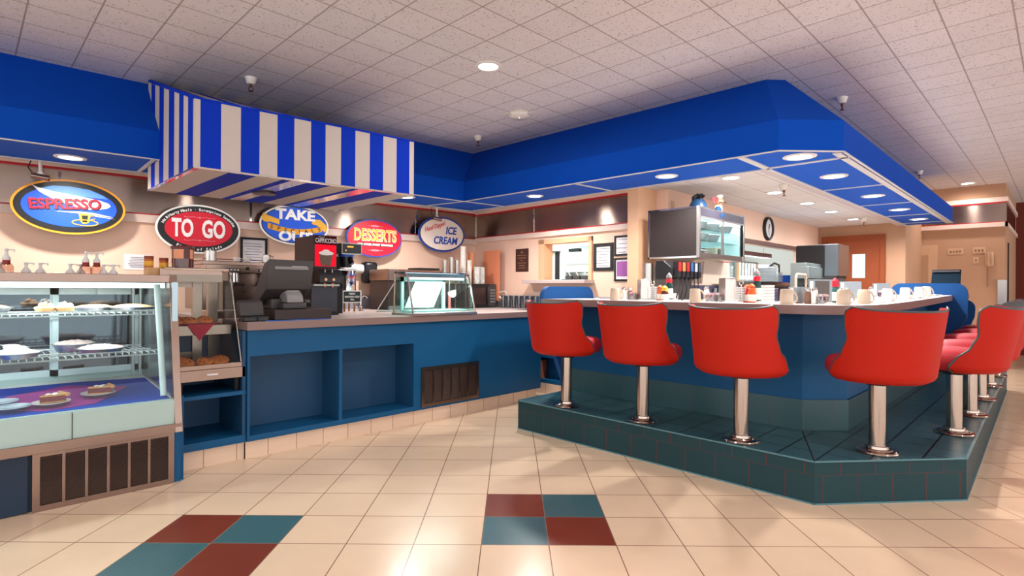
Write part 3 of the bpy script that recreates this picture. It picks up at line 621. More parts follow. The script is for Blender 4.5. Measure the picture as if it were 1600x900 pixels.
t = thing('foil_bundle', 'dark foil wrapped bundle at the left of the lower case shelf', 'foil', (.115, 4.0, z2)); mb = MB(); mb.lathe([(0, 0), (.045, 0), (.05, .03), (.042, .06), (.02, .075), (0, .07)], mat('foil_dark', (120, 124, 136), .2, 1, bump=.8, bscale=40), n=16); mb.build('wrapper', t, sharp=10)
# pumps on top of the case
def pump(loc, label, bottle):
    t = thing('syrup_pump', label, 'pump', loc); z = 0
    if bottle:
        mb = MB(); mb.lathe([(0, 0), (.030, 0), (.031, .035), (.018, .055), (.013, .07)], glass_mat('syrup_glass', (232, 214, 204), .3), n=20); mb.build('bottle', t)
        mb = MB(); mb.lathe([(.0155, .045), (.0165, .046), (.0165, .072), (.0155, .073)], mat('label_red', (150, 20, 26), .5), n=20); mb.build('label', t); z = .07
    mb = MB(); s = .8 if bottle else 1
    mb.lathe([(0, z), (.022*s, z), (.022*s, z+.012), (.012*s, z+.026), (.007, z+.034), (.007, z+.05), (.010, z+.052), (.010, z+.060), (0, z+.062)], white, n=20); mb.bar((-.004, 0, z+.056), (.034, 0, z+.056), .009, .007, white); mb.box(.028, .035, -.004, .004, z+.045, z+.058, white); mb.build('pump_head', t)
ord_ = [(10, 4.0, .169, 1, 'tall syrup pump bottle at the far left on top of the case'), (3, 4.03, .145, 0, 'white pump head beside the far left syrup bottle'), (41, 4.0, .249, 0, 'first lone white pump head right of the far left bottle'), (63, 4.0, .308, 0, 'second lone white pump head on top of the case'), (110, 4.0, .438, 0, 'white pump head left of the middle syrup bottles'),
        (126, 4.03, .488, 0, 'white pump head tucked behind the left middle bottle'), (134, 4.0, .508, 1, 'left of the two middle syrup pump bottles with red label'), (150, 4.02, .562, 1, 'right of the two middle syrup pump bottles with red label'), (160, 4.0, .592, 0, 'white pump head right of the middle syrup bottles'), (177, 4.0, .639, 0, 'rightmost white pump head on top of the case')]
for px, y, x, b, l in ord_: pump((x, y, 1.222), l, b)
# ---------------- cookie warmer
wm = thing('cookie_warmer', 'stainless countertop warmer cabinet with curved glass holding cookies on two tiers', 'display case', (.93, 3.86, .465)); ox, oy, oz = .93, 3.86, .465
def W(mb, x0, x1, y0, y1, z0, z1, m): mb.box(x0-ox, x1-ox, y0-oy, y1-oy, z0-oz, z1-oz, m)
mb = MB(); W(mb, .935, 1.345, 3.86, 4.35, .555, .625, steelb); W(mb, .935, 1.335, 3.865, 3.875, .625, .655, steelb); W(mb, .935, 1.33, 3.88, 4.35, .625, .632, steel); mb.build('base', wm, bevel=.002)
for x, y in ((.97, 3.9), (1.30, 3.9), (.97, 4.3), (1.30, 4.3)):
    mb = MB(); mb.cyl((x-ox, y-oy, 0), .012, .001, .09, blackm, 12, r2=.018); mb.build('leg', wm)
mb = MB(); W(mb, .935, 1.30, 4.0, 4.35, .835, .90, steelb); mb.build('middle_tier', wm, bevel=.002)
mb = MB(); W(mb, .90, 1.27, 4.10, 4.32, 1.185, 1.27, steelb); mb.tube([(.93-ox, 4.10-oy, 1.272-oz), (1.30-ox, 4.10-oy, 1.272-oz)], .009, chrome); mb.build('top', wm)
mb = MB(); frb = steelb
for z0, z1 in ((.66, .70), (.835, .86), (.90, .93), (1.15, 1.185)): W(mb, .93, 1.18, 4.30, 4.32, z0, z1, frb)
W(mb, 1.14, 1.20, 4.29, 4.32, .63, 1.2, frb); W(mb, 1.24, 1.30, 4.29, 4.34, .63, 1.2, frb); W(mb, .93, .96, 4.3, 4.32, .63, 1.2, frb); mb.build('rear_frame', wm)
def sidep(x): return [(x-ox, 3.875-oy, .64-oz), (x-ox, 4.10-oy, 1.235-oz), (x-ox, 4.13-oy, 1.265-oz), (x-ox, 4.34-oy, 1.265-oz), (x-ox, 4.34-oy, .64-oz)]
mb = MB(); mb.add(sidep(1.325), [(0, 1, 2, 3, 4)], glassd); mb.add([(0.005, 3.875-oy, .64-oz), (1.325-ox, 3.875-oy, .64-oz), (1.325-ox, 4.10-oy, 1.235-oz), (.005, 4.10-oy, 1.235-oz)], [(0, 1, 2, 3)], glass); mb.build('glass', wm)
mb = MB(); mb.tube(sidep(1.325)[:3]+[sidep(1.325)[3]], .005, chrome, 6); mb.build('glass_edge', wm)
mb = MB(); W(mb, 1.11, 1.175, 3.857, 3.8605, .585, .597, white); mb.build('caution_label', wm, label='small white caution label')
rc = mat('red_napkin', (170, 36, 56), .8)
def cookies(z, y0, items, tier):
    for k, (x, y, r, l) in enumerate(items):
        mb = MB(); V = [(0, .0)]
        mb.lathe([(0, 0), (r*.9, 0), (r, .006), (r*.85, .017), (r*.4, .021), (0, .022)], cookie, n=18)
        for q in range(6): a = q*2.4+k; mb.sphere((r*.55*cos(a), r*.55*sin(a), .018), .006, mat('chocolate', (70, 34, 22), .4), 4)
        o = mb.build('cookie', loc=(x, y, z)); o.rotation_euler = (random.uniform(.30, .42), random.uniform(-.1, .1), 0); o.location.z += r*.36; tag(o, l, 'cookie')
quadcloth('napkin', [(.95, 4.03, .905), (1.20, 4.02, .905), (1.28, 4.16, .905), (.95, 4.2, .905)], rc, 'red napkin under the cookies on the upper warmer tier')
mb = MB(); mb.add([(1.03, 3.995, .907), (1.19, 3.995, .907), (1.10, 3.985, .80)], [(0, 1, 2)], rc); mb.add([(1.03, 3.99, .907), (1.19, 3.99, .907), (1.10, 3.98, .80)], [(0, 2, 1)], rc); mb.add([(1.03, 3.995, .907), (1.19, 3.995, .907), (1.19, 4.05, .909), (1.03, 4.05, .909)], [(0, 1, 2, 3)], rc); tag(mb.build('napkin'), 'red napkin corner hanging over the edge of the upper warmer tier', 'cloth')
quadcloth('napkin', [(.95, 3.90, .636), (1.24, 3.89, .636), (1.30, 4.05, .636), (.95, 4.1, .636)], rc, 'red napkin under the cookies on the lower warmer tier')
cookies(.909, 4.1, [(.985, 4.06, .045, 'cookie at the left end of the upper warmer tier'), (1.055, 4.05, .05, 'middle cookie on the upper warmer tier'), (1.15, 4.05, .05, 'right cookie on the upper warmer tier'), (1.02, 4.13, .045, 'cookie behind the others on the upper warmer tier')], 1)
cookies(.641, 3.95, [(1.0, 3.95, .062, 'large cookie at the left of the lower warmer tier'), (1.12, 3.95, .05, 'flat middle cookie on the lower warmer tier'), (1.215, 3.96, .06, 'large cookie at the right of the lower warmer tier')], 2)
# canisters and jar
bm = mat('carton_tan', (206, 160, 110), .7); mb = MB(); mb.box(0, .07, 0, .12, 0, .055, bm); tag(mb.build('carton', loc=(.84, 4.12, 1.222)), 'small tan carton under an orange canister on the case top', 'box')
def canister(loc, l):
    t = thing('spice_canister', l, 'canister', loc); mb = MB(); mb.cyl((0, 0, 0), .026, 0, .055, mat('canister_orange', (190, 96, 40), .5), 20); mb.build('body', t); mb = MB(); mb.cyl((0, 0, 0), .027, .055, .075, mat('canister_lid', (140, 60, 36), .5), 20); mb.build('lid', t); mb = MB(); mb.lathe([(.0262, .01), (.0268, .011), (.0268, .04), (.0262, .041)], mat('canister_label', (226, 168, 50), .5), n=20); mb.build('label', t)
canister((.86, 4.20, 1.277), 'orange spice canister standing on the tan carton'); canister((.955, 4.25, 1.27), 'orange spice canister beside the big red jar')
jr = thing('snack_jar', 'big clear red tinted tub with a printed label on the cookie warmer', 'jar', (1.055, 4.2, 1.271)); mb = MB(); mb.lathe([(0, 0), (.055, 0), (.064, .012), (.067, .135), (.067, .14)], mat('jar_brown', (92, 30, 22), .12, trans=.25, coat=.6), n=32); mb.build('tub', jr)
mb = MB(); mb.lathe([(0, .155), (.069, .155), (.071, .15), (.071, .136), (.067, .134)][::-1], mat('jar_lid', (96, 30, 22), .3), n=32); mb.build('lid', jr)
mb = MB(); n = 10
for k in range(n):
    a0 = radians(205+k*11); a1 = radians(216+k*11); mb.add([(.0685*cos(a0), .0685*sin(a0), .07), (.0685*cos(a1), .0685*sin(a1), .07), (.0685*cos(a1), .0685*sin(a1), .132), (.0685*cos(a0), .0685*sin(a0), .132)], [(0, 1, 2, 3)], mat('jar_label', (226, 150, 110), .6) if k not in (5, 6, 7) else mat('jar_label_dark', (90, 60, 60), .6))
mb.build('label', jr)
# ---------------- espresso machine
e = thing('espresso_machine', 'wide stainless espresso machine behind the register under the take out sign', 'coffee machine', (1.27, 4.54, .92)); mb = MB()
mb.box(0, .66, .0, .45, .06, .42, steelb); mb.box(-.01, .67, -.12, .45, .34, .40, steelb); mb.box(-.01, .67, -.02, .45, .40, .43, steelb); mb.box(0, .66, -.15, 0, .0, .05, steelb); mb.build('body', e, bevel=.004)

for x in (.12, .36): mb = MB(); mb.box(x, x+.11, -.124, -.12, .352, .372, black); [mb.box(x+.01+.024*k, x+.026+.024*k, -.127, -.124, .357, .367, white) for k in range(4)]; mb.build('button_panel', e)
for x in (.20, .44): mb = MB(); mb.cyl((x, -.06, 0), .035, .27, .34, chrome); mb.cyl((x, -.06, 0), .03, .24, .27, dgrey); mb.bar((x, -.06, .255), (x+.02, -.20, .25), .022, .022, black); mb.build('group_head', e)

for p_, r_ in (((.28, -.13, .375), .012), ((.30, -.004, .2), .008), ((.30, -.004, .12), .008)): mb = MB(); mb.sphere(p_, r_, black, 8); mb.build('knob', e)
mb = MB(); mb.tube([(0, .0, .445), (.66, 0, .445), (.66, .44, .445), (0, .44, .445)], .004, chrome, 6, closed=True); mb.build('cup_rail', e)
def cup(loc, l, r=.025, h=.03, m=offw, nm='cup', cat='cup'):
    mb = MB(); mb.lathe([(0, .001), (r*.7, 0), (r, h*.6), (r, h), (r*.92, h), (r*.85, h*.4), (0, .005)], m, n=20); mb.tube([(r*.9, 0, h*.8), (r*1.5, 0, h*.7), (r*1.5, 0, h*.35), (r*.85, 0, h*.25)], .003, m, 6); return tag(mb.build(nm, loc=loc), l, cat)
cup((1.50, 4.5, 1.35), 'small white cup on top of the espresso machine, left of the pair'); cup((1.575, 4.5, 1.35), 'small white cup on top of the espresso machine, right of the pair')
t = thing('milk_pitcher', 'short steel pitcher with handle on the espresso machine', 'pitcher', (1.72, 4.5, 1.35)); mb = MB(); mb.lathe([(0, 0), (.034, 0), (.034, .03), (.028, .055), (.03, .062)], steel); mb.build('body', t); mb = MB(); mb.tube([(.03, 0, .055), (.055, 0, .05), (.055, 0, .02), (.033, 0, .012)], .004, steel); mb.build('handle', t)
mb = MB(); mb.lathe([(0, 0), (.04, 0), (.04, .075), (.036, .078)], steel); tag(mb.build('steel_canister', loc=(1.33, 4.55, 1.35)), 'plain steel canister at the left end of the espresso machine top', 'canister')
# ---------------- register
r = thing('cash_register', 'dark grey cash register with tilted screen and wide drawer on the low counter', 'cash register', (1.525, 3.83, .92)); mb = MB(); mb.box(0, .415, 0, .38, .006, .078, mat('drawer_brown_black', (46, 34, 32), .5)); mb.build('drawer', r, bevel=.004)
mb = MB(); mb.prism([(.10, .22), (.30, .10), (.34, .14), (.34, .18), (.15, .40), (.06, .43), (.05, .40)], 'x', -.02, .30, dgrey); mb.build('screen_head', r, bevel=.006)
mb = MB(); mb.bar((.02, .065, .37), (.26, .065, .37), .03, .02, grey); mb.box(.14, .25, .052, .075, .365, .385, mat('label_silver', (160, 156, 150), .3, .5)); mb.box(.10, .14, .062, .07, .398, .405, white); mb.build('cable_cover', r)
mb = MB(); mb.box(.03, .25, .14, .32, .078, .15, dgrey); mb.build('stand', r, bevel=.006)
t = thing('receipt_printer', 'rounded grey receipt printer in front of the register screen', 'printer', (1.66, 3.87, .998)); mb = MB(); mb.box(-.06, .11, 0, .15, .0, .045, dgrey); mb.prism([(0, .045), (.15, .045), (.15, .11), (.06, .13), (.02, .10)], 'x', -.03, .09, grey); mb.build('body', t, bevel=.01); mb = MB(); mb.prism([(.012, .08), (.06, .134), (.065, .134), (.02, .078)], 'x', -.015, .075, mat('label_silver', (0, 0, 0))); mb.build('cover', t); mb = MB(); mb.cyl((.12, .05, .05), .018, -.01, .03, dgrey, axis='x'); mb.build('feed_knob', t)
t = thing('card_reader', 'black card reader in two hinged halves left of the register drawer', 'card reader', (1.33, 3.86, .92)); mb = MB(); mb.box(0, .17, 0, .10, .0, .035, black); mb.box(.0, .08, -.012, .0, .003, .03, black); mb.box(.09, .16, -.012, .0, .003, .03, black); mb.build('base', t, bevel=.004); mb = MB(); mb.prism([(.06, .036), (.14, .036), (.16, .12), (.13, .145), (.09, .13)], 'x', .0, .16, dgrey); mb.build('reader_head', t, bevel=.006)
mb = MB(); mb.tube([(1.47, 3.85, .925), (1.52, 3.82, .924), (1.62, 3.815, .924), (1.8, 3.82, .924), (1.94, 3.84, .925)], .003, mat('cable_blue', (30, 90, 190), .4), 6); tag(mb.build('data_cable'), 'thin blue cable lying along the front of the register drawer', 'cable')
# ---------------- cappuccino dispenser
t = thing('cappuccino_dispenser', 'tall black cappuccino dispenser with a red lit panel picturing a cup', 'drink dispenser', (2.11, 4.5, .92)); mb = MB()
mb.box(0, .20, 0, .37, 0, .675, mat('brown_black_case', (62, 44, 38), .45)); mb.box(-.005, .205, -.02, 0, .40, .68, black); mb.build('cabinet', t, bevel=.003)
mb = MB(); mb.prism([(-.02, .27), (-.13, .27), (-.13, .34), (-.10, .39), (-.02, .40)], 'x', -.005, .20, black); mb.build('console', t, bevel=.006)
mb = MB(); mb.box(-.06, .17, -.10, 0, 0, .25, mat('dark_slate', (44, 46, 56), .35)); mb.box(-.06, .17, -.13, -.10, 0, .03, blackm); mb.box(-.06, .17, -.14, 0, .245, .26, mat('label_silver', (0, 0, 0))); mb.build('splash_panel', t)
for x in (.05, .12): mb = MB(); mb.cyl((x, -.11, 0), .010, .235, .275, mat('copper', (220, 120, 60), .3, 1)); mb.cyl((x, -.135, .30), .012, 0, .01, mat('button_peach', (240, 180, 140), .3), axis='y'); mb.build('nozzle', t)
mb = MB(); mb.box(.005, .195, -.026, -.02, .415, .60, emis('panel_red', (214, 22, 40), 1.0)); mb.box(.005, .195, -.026, -.02, .60, .672, emis('panel_maroon', (60, 14, 22), .8)); mb.build('front_panel', t)
mb = MB(); put_text(mb, 'CAPPUCCINO', .036, white, .10, .632, -.028, sx=.82, offset=.0006, sz=1.5); mb.build('lettering', t)
mb = MB(); put_text(mb, 'ENGLISH', .014, mat('label_silver', (0, 0, 0)), .06, .662, -.028); mb.bar((.05, -.117, .355), (.05, -.117, .385), .006, .003, white); mb.bar((.115, -.117, .355), (.115, -.117, .385), .006, .003, white); mb.build('small_lettering', t)
mb = MB(); mb.prism([(.055, .42), (.145, .42), (.165, .52), (.04, .52)], 'y', -.029, -.026, mat('cup_grey', (110, 86, 76), .6, noise=.6, nscale=80)); mb.ellipse(.103, .527, .066, .018, -.030, -.026, cream, 24); mb.ellipse(.103, .54, .035, .018, -.031, -.026, cream, 24); mb.build('cup_picture', t)
# brewer
t = thing('coffee_brewer', 'black drip coffee brewer with a silver control head and black basket', 'coffee maker', (2.36, 4.7, .92)); mb = MB(); mb.box(0, .11, .0, .3, 0, .52, blackm); mb.box(-.02, .10, -.06, .0, 0, .22, blackm); mb.build('body', t, bevel=.004)
mb = MB(); mb.box(.065, .26, -.10, .28, .54, .635, black); mb.box(.062, .263, -.105, -.10, .535, .64, mat('label_silver', (0, 0, 0))); mb.box(.07, .255, -.108, -.104, .545, .63, black); mb.box(.115, .175, -.111, -.107, .598, .612, emis('amber_display', (255, 170, 60), 1)); mb.sphere((.10, -.11, .57), .006, emis('amber_display', (0, 0, 0), 1), 6); mb.sphere((.19, -.11, .568), .005, mat('cable_blue', (0, 0, 0)), 6); mb.build('control_head', t)
mb = MB(); mb.lathe([(0, .42), (.05, .42), (.066, .52), (.066, .535)], black, (.16, .0, 0)); mb.bar((.16, -.06, .51), (.17, -.10, .45), .03, .03, black); mb.build('brew_basket', t); mb = MB(); mb.lathe([(.0665, .515), (.070, .516), (.070, .54), (.0665, .54)], mat('cable_blue', (0, 0, 0)), (.16, 0, 0)); mb.build('basket_rim', t); mb = MB(); mb.box(.0, .24, -.08, .1, .39, .40, steel); mb.build('shelf', t)
# urn
t = thing('tea_urn', 'steel iced tea urn on legs with a black sign plate', 'urn', (2.66, 4.94, .92)); mb = MB(); mb.lathe([(0, .19), (.085, .19), (.085, .395), (.082, .40)], chrome, n=36); mb.build('body', t); mb = MB(); mb.lathe([(0, .415), (.086, .412), (.088, .40), (.086, .396)][::-1], blackm, n=36); mb.build('lid', t)
for a in (45, 135, 225, 315): mb = MB(); mb.cyl((.075*cos(radians(a)), .075*sin(radians(a)), 0), .009, .001, .19, mat('brass_leg', (170, 120, 90), .3, 1), 10); mb.build('leg', t)
mb = MB(); mb.box(-.10, .10, -.10, -.09, .085, .205, white); mb.box(-.088, .088, -.102, -.10, .095, .195, black); mb.build('sign_plate', t)
for k, s_ in enumerate(('FRESH', 'BREWED ICED', 'TEA')): mb = MB(); put_text(mb, s_, .024, white, 0, .172-.028*k, -.103, offset=.0005); mb.build('lettering', t)
mb = MB(); bl = mat('burst_blue', (40, 100, 200), .5)
def burst(n, r1, r2, rad, cz_, m_, da=0):
    P_ = []
    for k in range(2*n):
        rr = r1 if k % 2 else r2; a_ = pi*k/n+da; P_.append((rr*cos(a_), rr*sin(a_)))
    V_ = [(rad*cos(radians(-88)), rad*sin(radians(-88)), cz_)]+[(rad*cos(radians(-88)+p[0]/rad), rad*sin(radians(-88)+p[0]/rad), cz_+p[1]) for p in P_]
    mb.add(V_, [(0, 1+k, 1+(k+1) % (2*n)) for k in range(2*n)], m_)
burst(9, .068, .040, .0862, .315, bl); burst(6, .026, .014, .0866, .335, sred_ := mat('burst_red', (190, 24, 40), .5)); burst(5, .026, .012, .0868, .275, blackm, .4)
mb.build('blue_red_decal', t)
t = thing('faucet', 'small chrome gooseneck faucet on the worktop right of the tea urn', 'faucet', (2.80, 4.92, .92)); mb = MB(); mb.tube([(0, 0, 0), (0, 0, .07), (0, -.0, .12), (.02, -.01, .15), (.05, -.02, .15), (.06, -.025, .125)], .006, chrome); mb.lathe([(0, 0), (.022, 0), (.016, .03), (.01, .04), (.016, .05), (.01, .06)], chrome); mb.build('spout', t); mb = MB(); mb.tube([(-.04, 0, 0), (-.04, 0, .04), (-.06, 0, .05)], .006, chrome); mb.build('tap_handle', t)
# soap dispenser and towel box on the wall
t = thing('soap_dispenser', 'glossy black soap dispenser on the wall under the desserts sign', 'dispenser', (3.24, lwy(3.24), 1.2), LWA); mb = MB(); mb.box(-.08, .08, -.12, 0, .0, .24, mat('gloss_black', (16, 16, 20), .35)); mb.build('body', t, bevel=.03); mb = MB(); mb.sphere((0, -.121, .09), .03, dgrey, 10); mb.build('push_button', t)
t = thing('towel_dispenser', 'white rounded paper towel holder left of the black soap dispenser', 'dispenser', (3.06, lwy(3.06), 1.36), LWA); mb = MB(); mb.cyl((0, -.055, 0), .05, -.12, .10, white, 24, axis='x'); mb.box(-.12, .10, -.06, 0, -.05, .05, white); mb.build('body', t)
# tall brewer tower
t = thing('drink_machine', 'dark drink machine with metallic top behind the small glass display case', 'drink machine', (3.16, 5.0, .92)); mb = MB(); mb.box(0, .28, 0, .36, 0, .31, mat('brown_black_case', (0, 0, 0))); mb.build('body', t, bevel=.005); mb = MB(); mb.box(-.01, .70, -.02, .36, .31, .43, steelb); mb.box(-.01, .12, -.03, -.02, .31, .43, mat('dark_taupe', (96, 80, 74), .4)); mb.build('metal_top', t, bevel=.004)
mb = MB(); mb.box(.12, .20, -.045, -.02, .06, .12, dgrey); mb.box(.14, .19, -.05, -.045, .07, .11, grey); mb.box(.0, .3, -.03, 0, 0, .04, grey); mb.build('control_box', t)
mb = MB(); [mb.box(.16+k*.035, .18+k*.035, -.024, -.02, .33+j*.04, .35+j*.04, black) for k in range(2) for j in range(2)]; mb.build('switches', t); mb = MB(); [mb.box(.42+.09*k, .495+.09*k, .0, .25, .43, .455, black) for k in range(3)]; mb.build('warmer_plates', t)
mb = MB(); mb.box(.5, .68, .02, .34, 0, .31, steel); mb.build('side_column', t)
# glass display case
g = thing('glass_display', 'small empty lit glass display case with chrome edges on the low counter', 'display case', (2.66, 3.80, .92)); mb = MB(); W_ = .68; prof = [(.02, .0), (.11, .33), (.15, .36), (.28, .365), (.32, .33), (.32, .0)]
mb.box(-.01, W_+.01, .0, .33, .0, .018, steel); mb.box(-.02, .66, -.01, .0, .0, .008, steel); mb.build('tray', g)
mb = MB()
for x in (0, W_): mb.tube([(x, .02, .015), (x, .10, .32), (x, .125, .352), (x, .17, .366), (x, .30, .366)], .008, chrome, 8); mb.tube([(x, .30, .366), (x, .31, .015)], .008, steelb, 8)
mb.tube([(0, .17, .366), (W_, .17, .366)], .006, chrome, 8); mb.tube([(0, .30, .366), (W_, .30, .366)], .006, chrome, 8); mb.tube([(0, .02, .02), (W_, .02, .02)], .007, steel, 8)
mb.tube([(0, .31, .27), (0, .60, .015)], .005, chrome, 6); mb.tube([(0, .60, .015), (W_, .60, .015)], .004, chrome, 6); mb.build('frame', g)
gg = glass_mat('case_glass_green', (214, 240, 236), .3)
mb = MB(); mb.add([(0, .02, .02), (W_, .02, .02), (W_, .10, .32), (0, .10, .32)], [(0, 1, 2, 3)], gg); mb.add([(0, .31, .02), (W_, .31, .02), (W_, .31, .33), (0, .31, .33)], [(0, 1, 2, 3)], gg)
for x in (0, W_): mb.add([(x, .02, .02), (x, .10, .32), (x, .31, .33), (x, .31, .02)], [(0, 1, 2, 3)], gg); mb.add([(x, .31, .02), (x, .31, .27), (x, .60, .02)], [(0, 1, 2)], gg)
mb.build('glass', g)
mb = MB(); mb.prism([(.13, .33), (.17, .362), (.30, .362), (.30, .35), (.17, .35)], 'x', .01, W_-.01, mat('smoked_top', (84, 110, 116), .1, coat=1)); mb.build('hood', g)
mb = MB(); mb.box(.05, W_-.05, .12, .15, .305, .325, emis('case_light', (0, 0, 0), 3)); mb.build('light_strip', g)
mb = MB(); ltg = mat('pale_green_plastic', (196, 226, 222), .35)
mb.box(.05, .075, .27, .29, .02, .33, ltg); mb.box(.50, .53, .27, .29, .02, .33, ltg); mb.box(.05, .53, .27, .29, .29, .33, ltg)
mb.build('rear_frame', g)
mb = MB(); mb.prism([(.05, .06), (.36, .06), (.47, .29), (.16, .29)], 'y', .22, .225, mat('pale_sheet', (222, 240, 238), .4)); mb.box(.05, .62, .06, .26, .018, .04, ltg); mb.build('pale_board', g)  # pale slanted sheet above a low pale green slab
mb = MB(); mb.cyl((.565, .25, 0), .012, .03, .2, mat('handle_pink', (214, 96, 90), .4), 12); mb.cyl((.565, .25, 0), .004, .2, .32, steel, 8); mb.build('scoop', g)
area('display_lamp', (3.0, 3.94, 1.22), .05, 3.2, (.82, 1, .97), sy=.55, rot=(0, 0, radians(90)))
# microwave and cups
t = thing('microwave', 'black microwave oven in the back corner carrying stacks of cups', 'microwave', (4.12, 4.9, .92)); mb = MB(); mb.box(0, .50, 0, .38, .004, .285, mat('brown_black_case', (0, 0, 0))); mb.build('body', t, bevel=.004); mb = MB(); mb.box(.01, .36, -.012, 0, .01, .28, black); mb.box(.05, .33, -.014, -.012, .04, .24, mat('mw_window', (54, 40, 38), .15)); mb.build('door', t); mb = MB(); mb.tube([(.355, -.02, .03), (.33, -.045, .14), (.355, -.02, .25)], .012, black, 8); mb.build('handle', t); mb = MB(); mb.box(.38, .49, -.01, 0, .01, .28, dgrey); [mb.box(.40+.03*i, .42+.03*i, -.013, -.01, .06+.035*j, .08+.035*j, grey) for i in range(3) for j in range(5)]; mb.build('keypad', t)
t = thing('drink_rack', 'steel rack behind the glass display holding metal shake tumblers', 'rack', (3.875, 4.88, .92)); mb = MB(); mb.box(0, .26, 0, .2, .385, .40, steel); [mb.box(x, x+.012, y, y+.012, 0, .39, steel) for x in (0, .248) for y in (0, .188)]; mb.build('frame', t)
def tumbler(loc, h, l, m=steel, r=.035, nm='shake_tumbler', cat='tumbler', grp=None):
    mb = MB(); mb.lathe([(0, 0), (r*.72, 0), (r, h), (r+.003, h), (r+.003, h-.006), (r, h-.008)], m, n=24); return tag(mb.build(nm, loc=loc), l, cat, grp)
tumbler((3.885, 4.97, 1.32), .15, 'leftmost metal shake tumbler on the rack'); tumbler((3.965, 4.95, 1.32), .185, 'tallest metal shake tumbler in the middle of the rack'); tumbler((4.045, 4.95, 1.32), .155, 'rightmost metal shake tumbler on the rack')
def cupstack(loc, r, h, l, m, n=6):
    mb = MB(); prof = [(0, 0), (r*.8, 0)]
    for k in range(n): z = h*(k+1)/n; prof += [(r*.92, z-.008), (r, z-.006), (r, z), (r*.86, z+.001)]
    prof.append((r*.8, h)); mb.lathe(prof, m, n=20); tag(mb.build('cup_stack', loc=loc), l, 'cups')
cupstack((4.20, 5.02, 1.205), .036, .44, 'tallest stack of white paper cups on the microwave', offw, 14); cupstack((4.275, 5.0, 1.205), .034, .28, 'middle stack of white foam cups on the microwave', offw, 9)
cupstack((4.30, 5.14, 1.205), .036, .45, 'tall stack of orange paper cups at the back of the microwave', mat('cup_orange', (206, 96, 44), .6), 12); cupstack((4.37, 5.08, 1.205), .036, .38, 'stack of peach paper cups on the microwave', mat('cup_peach', (226, 150, 104), .6), 11)
prt = mat('cup_printed', (216, 206, 200), .6, noise=.6, nscale=45); cupstack((4.365, 4.96, 1.205), .038, .20, 'left printed paper cup stack on the microwave', prt, 7); cupstack((4.45, 4.97, 1.205), .04, .2, 'right printed paper cup stack on the microwave', prt, 7)
t = thing('white_pitcher', 'white pitcher with black lid on the left of the microwave top', 'pitcher', (4.17, 4.93, 1.205)); mb = MB(); mb.lathe([(0, 0), (.05, 0), (.042, .06), (.036, .09)], white); mb.build('body', t); mb = MB(); mb.cyl((0, 0, 0), .037, .09, .105, black); mb.build('lid', t); mb = MB(); mb.tube([(.04, 0, .08), (.075, 0, .07), (.07, 0, .03), (.048, 0, .02)], .006, white); mb.build('handle', t)
mb = MB(); mb.box(0, .02, -.16, .12, 0, .62, mat('carton_orange', (212, 128, 92), .7)); mb.box(.02, .05, -.12, .1, 0, .58, mat('carton_orange_dark', (176, 84, 52), .7)); tag(mb.build('flat_carton', loc=(4.63, 5.02, 1.0)), 'tall flat orange cartons leaning in the corner behind the microwave', 'cartons')
mb = MB(); mb.tube([(4.62, 4.85, 1.1), (4.65, 4.78, 1.12), (4.66, 4.74, 1.09), (4.65, 4.76, 1.0), (4.63, 4.8, .93)], .005, offw, 6); mb.tube([(4.63, 4.85, 1.05), (4.65, 4.8, 1.02), (4.66, 4.82, .95)], .012, offw, 8); tag(mb.build('power_cord'), 'white power cord looped on the wall right of the microwave', 'cord')
gl = [4.74-.088*k for k in range(7)]
ORD = ['first', 'second', 'third', 'fourth', 'fifth', 'sixth', 'seventh', 'eighth', 'ninth', 'tenth']
for k, y in enumerate(gl):
    mb = MB(); mb.lathe([(0, .002), (.026, 0), (.033, .145), (.031, .145), (.024, .008), (0, .008)], glassw, n=16); tag(mb.build('drinking_glass', loc=(4.60, y, .921)), ORD[k]+' tall clear drinking glass from the corner in the row under the plaque', 'glass', 'glasses lined up under the plaque')
# ================================================================ SIGNS
yel = mat('sign_orange_yellow', (244, 160, 36), .4); sblk = mat('sign_black', (20, 18, 18), .4); sblu = mat('sign_blue', (20, 84, 206), .4); slb = mat('sign_light_blue', (92, 154, 224), .4); swh = mat('sign_white', (244, 238, 232), .4); sred = mat('sign_red', (212, 14, 44), .4); spk = mat('sign_pink', (236, 168, 178), .4); sgold = mat('sign_gold', (238, 176, 50), .4); scrm = mat('sign_cream', (244, 226, 210), .4); sdb = mat('sign_dark_blue', (22, 70, 170), .4)
def sign(label, cx, cz, off, name='oval_sign'):
    t = thing(name, label, 'sign', (cx, lwy(cx, off), cz), LWA, 'oval signs along the left wall')
    mb = MB(); [mb.box(x-.012, x+.012, .0, off+.005, -.012, .012, blackm) for x in (-.12, .12)]; mb.build('wall_mount', t); return t
def lay(mb, a, b, k, m, cx=0, cz=0, n=64): mb.ellipse(cx, cz, a, b, -.014-.003*k, -.002, m, n)
def blob(mb, pts, y, m, th=.002):
    n = len(pts); mb.add([(p[0], y, p[1]) for p in pts]+[(p[0], y-th, p[1]) for p in pts], [tuple(range(n)), tuple(range(n, 2*n))[::-1]]+[(i, (i+1) % n, n+(i+1) % n, n+i) for i in range(n)], m)
def scroll(mb, cx, cz, w_, m, y=-.028):
    for s_ in (-1, 1): mb.tube([(cx+s_*.008, y, cz), (cx+s_*w_*.4, y, cz+.004), (cx+s_*w_*.8, y, cz-.003), (cx+s_*w_, y, cz), (cx+s_*w_*.95, y, cz+.008)], .0016, m, 5)
    mb.tube([(cx+.007*cos(a*.8), y, cz+.007*sin(a*.8)) for a in range(8)], .0018, m, 5, closed=True)
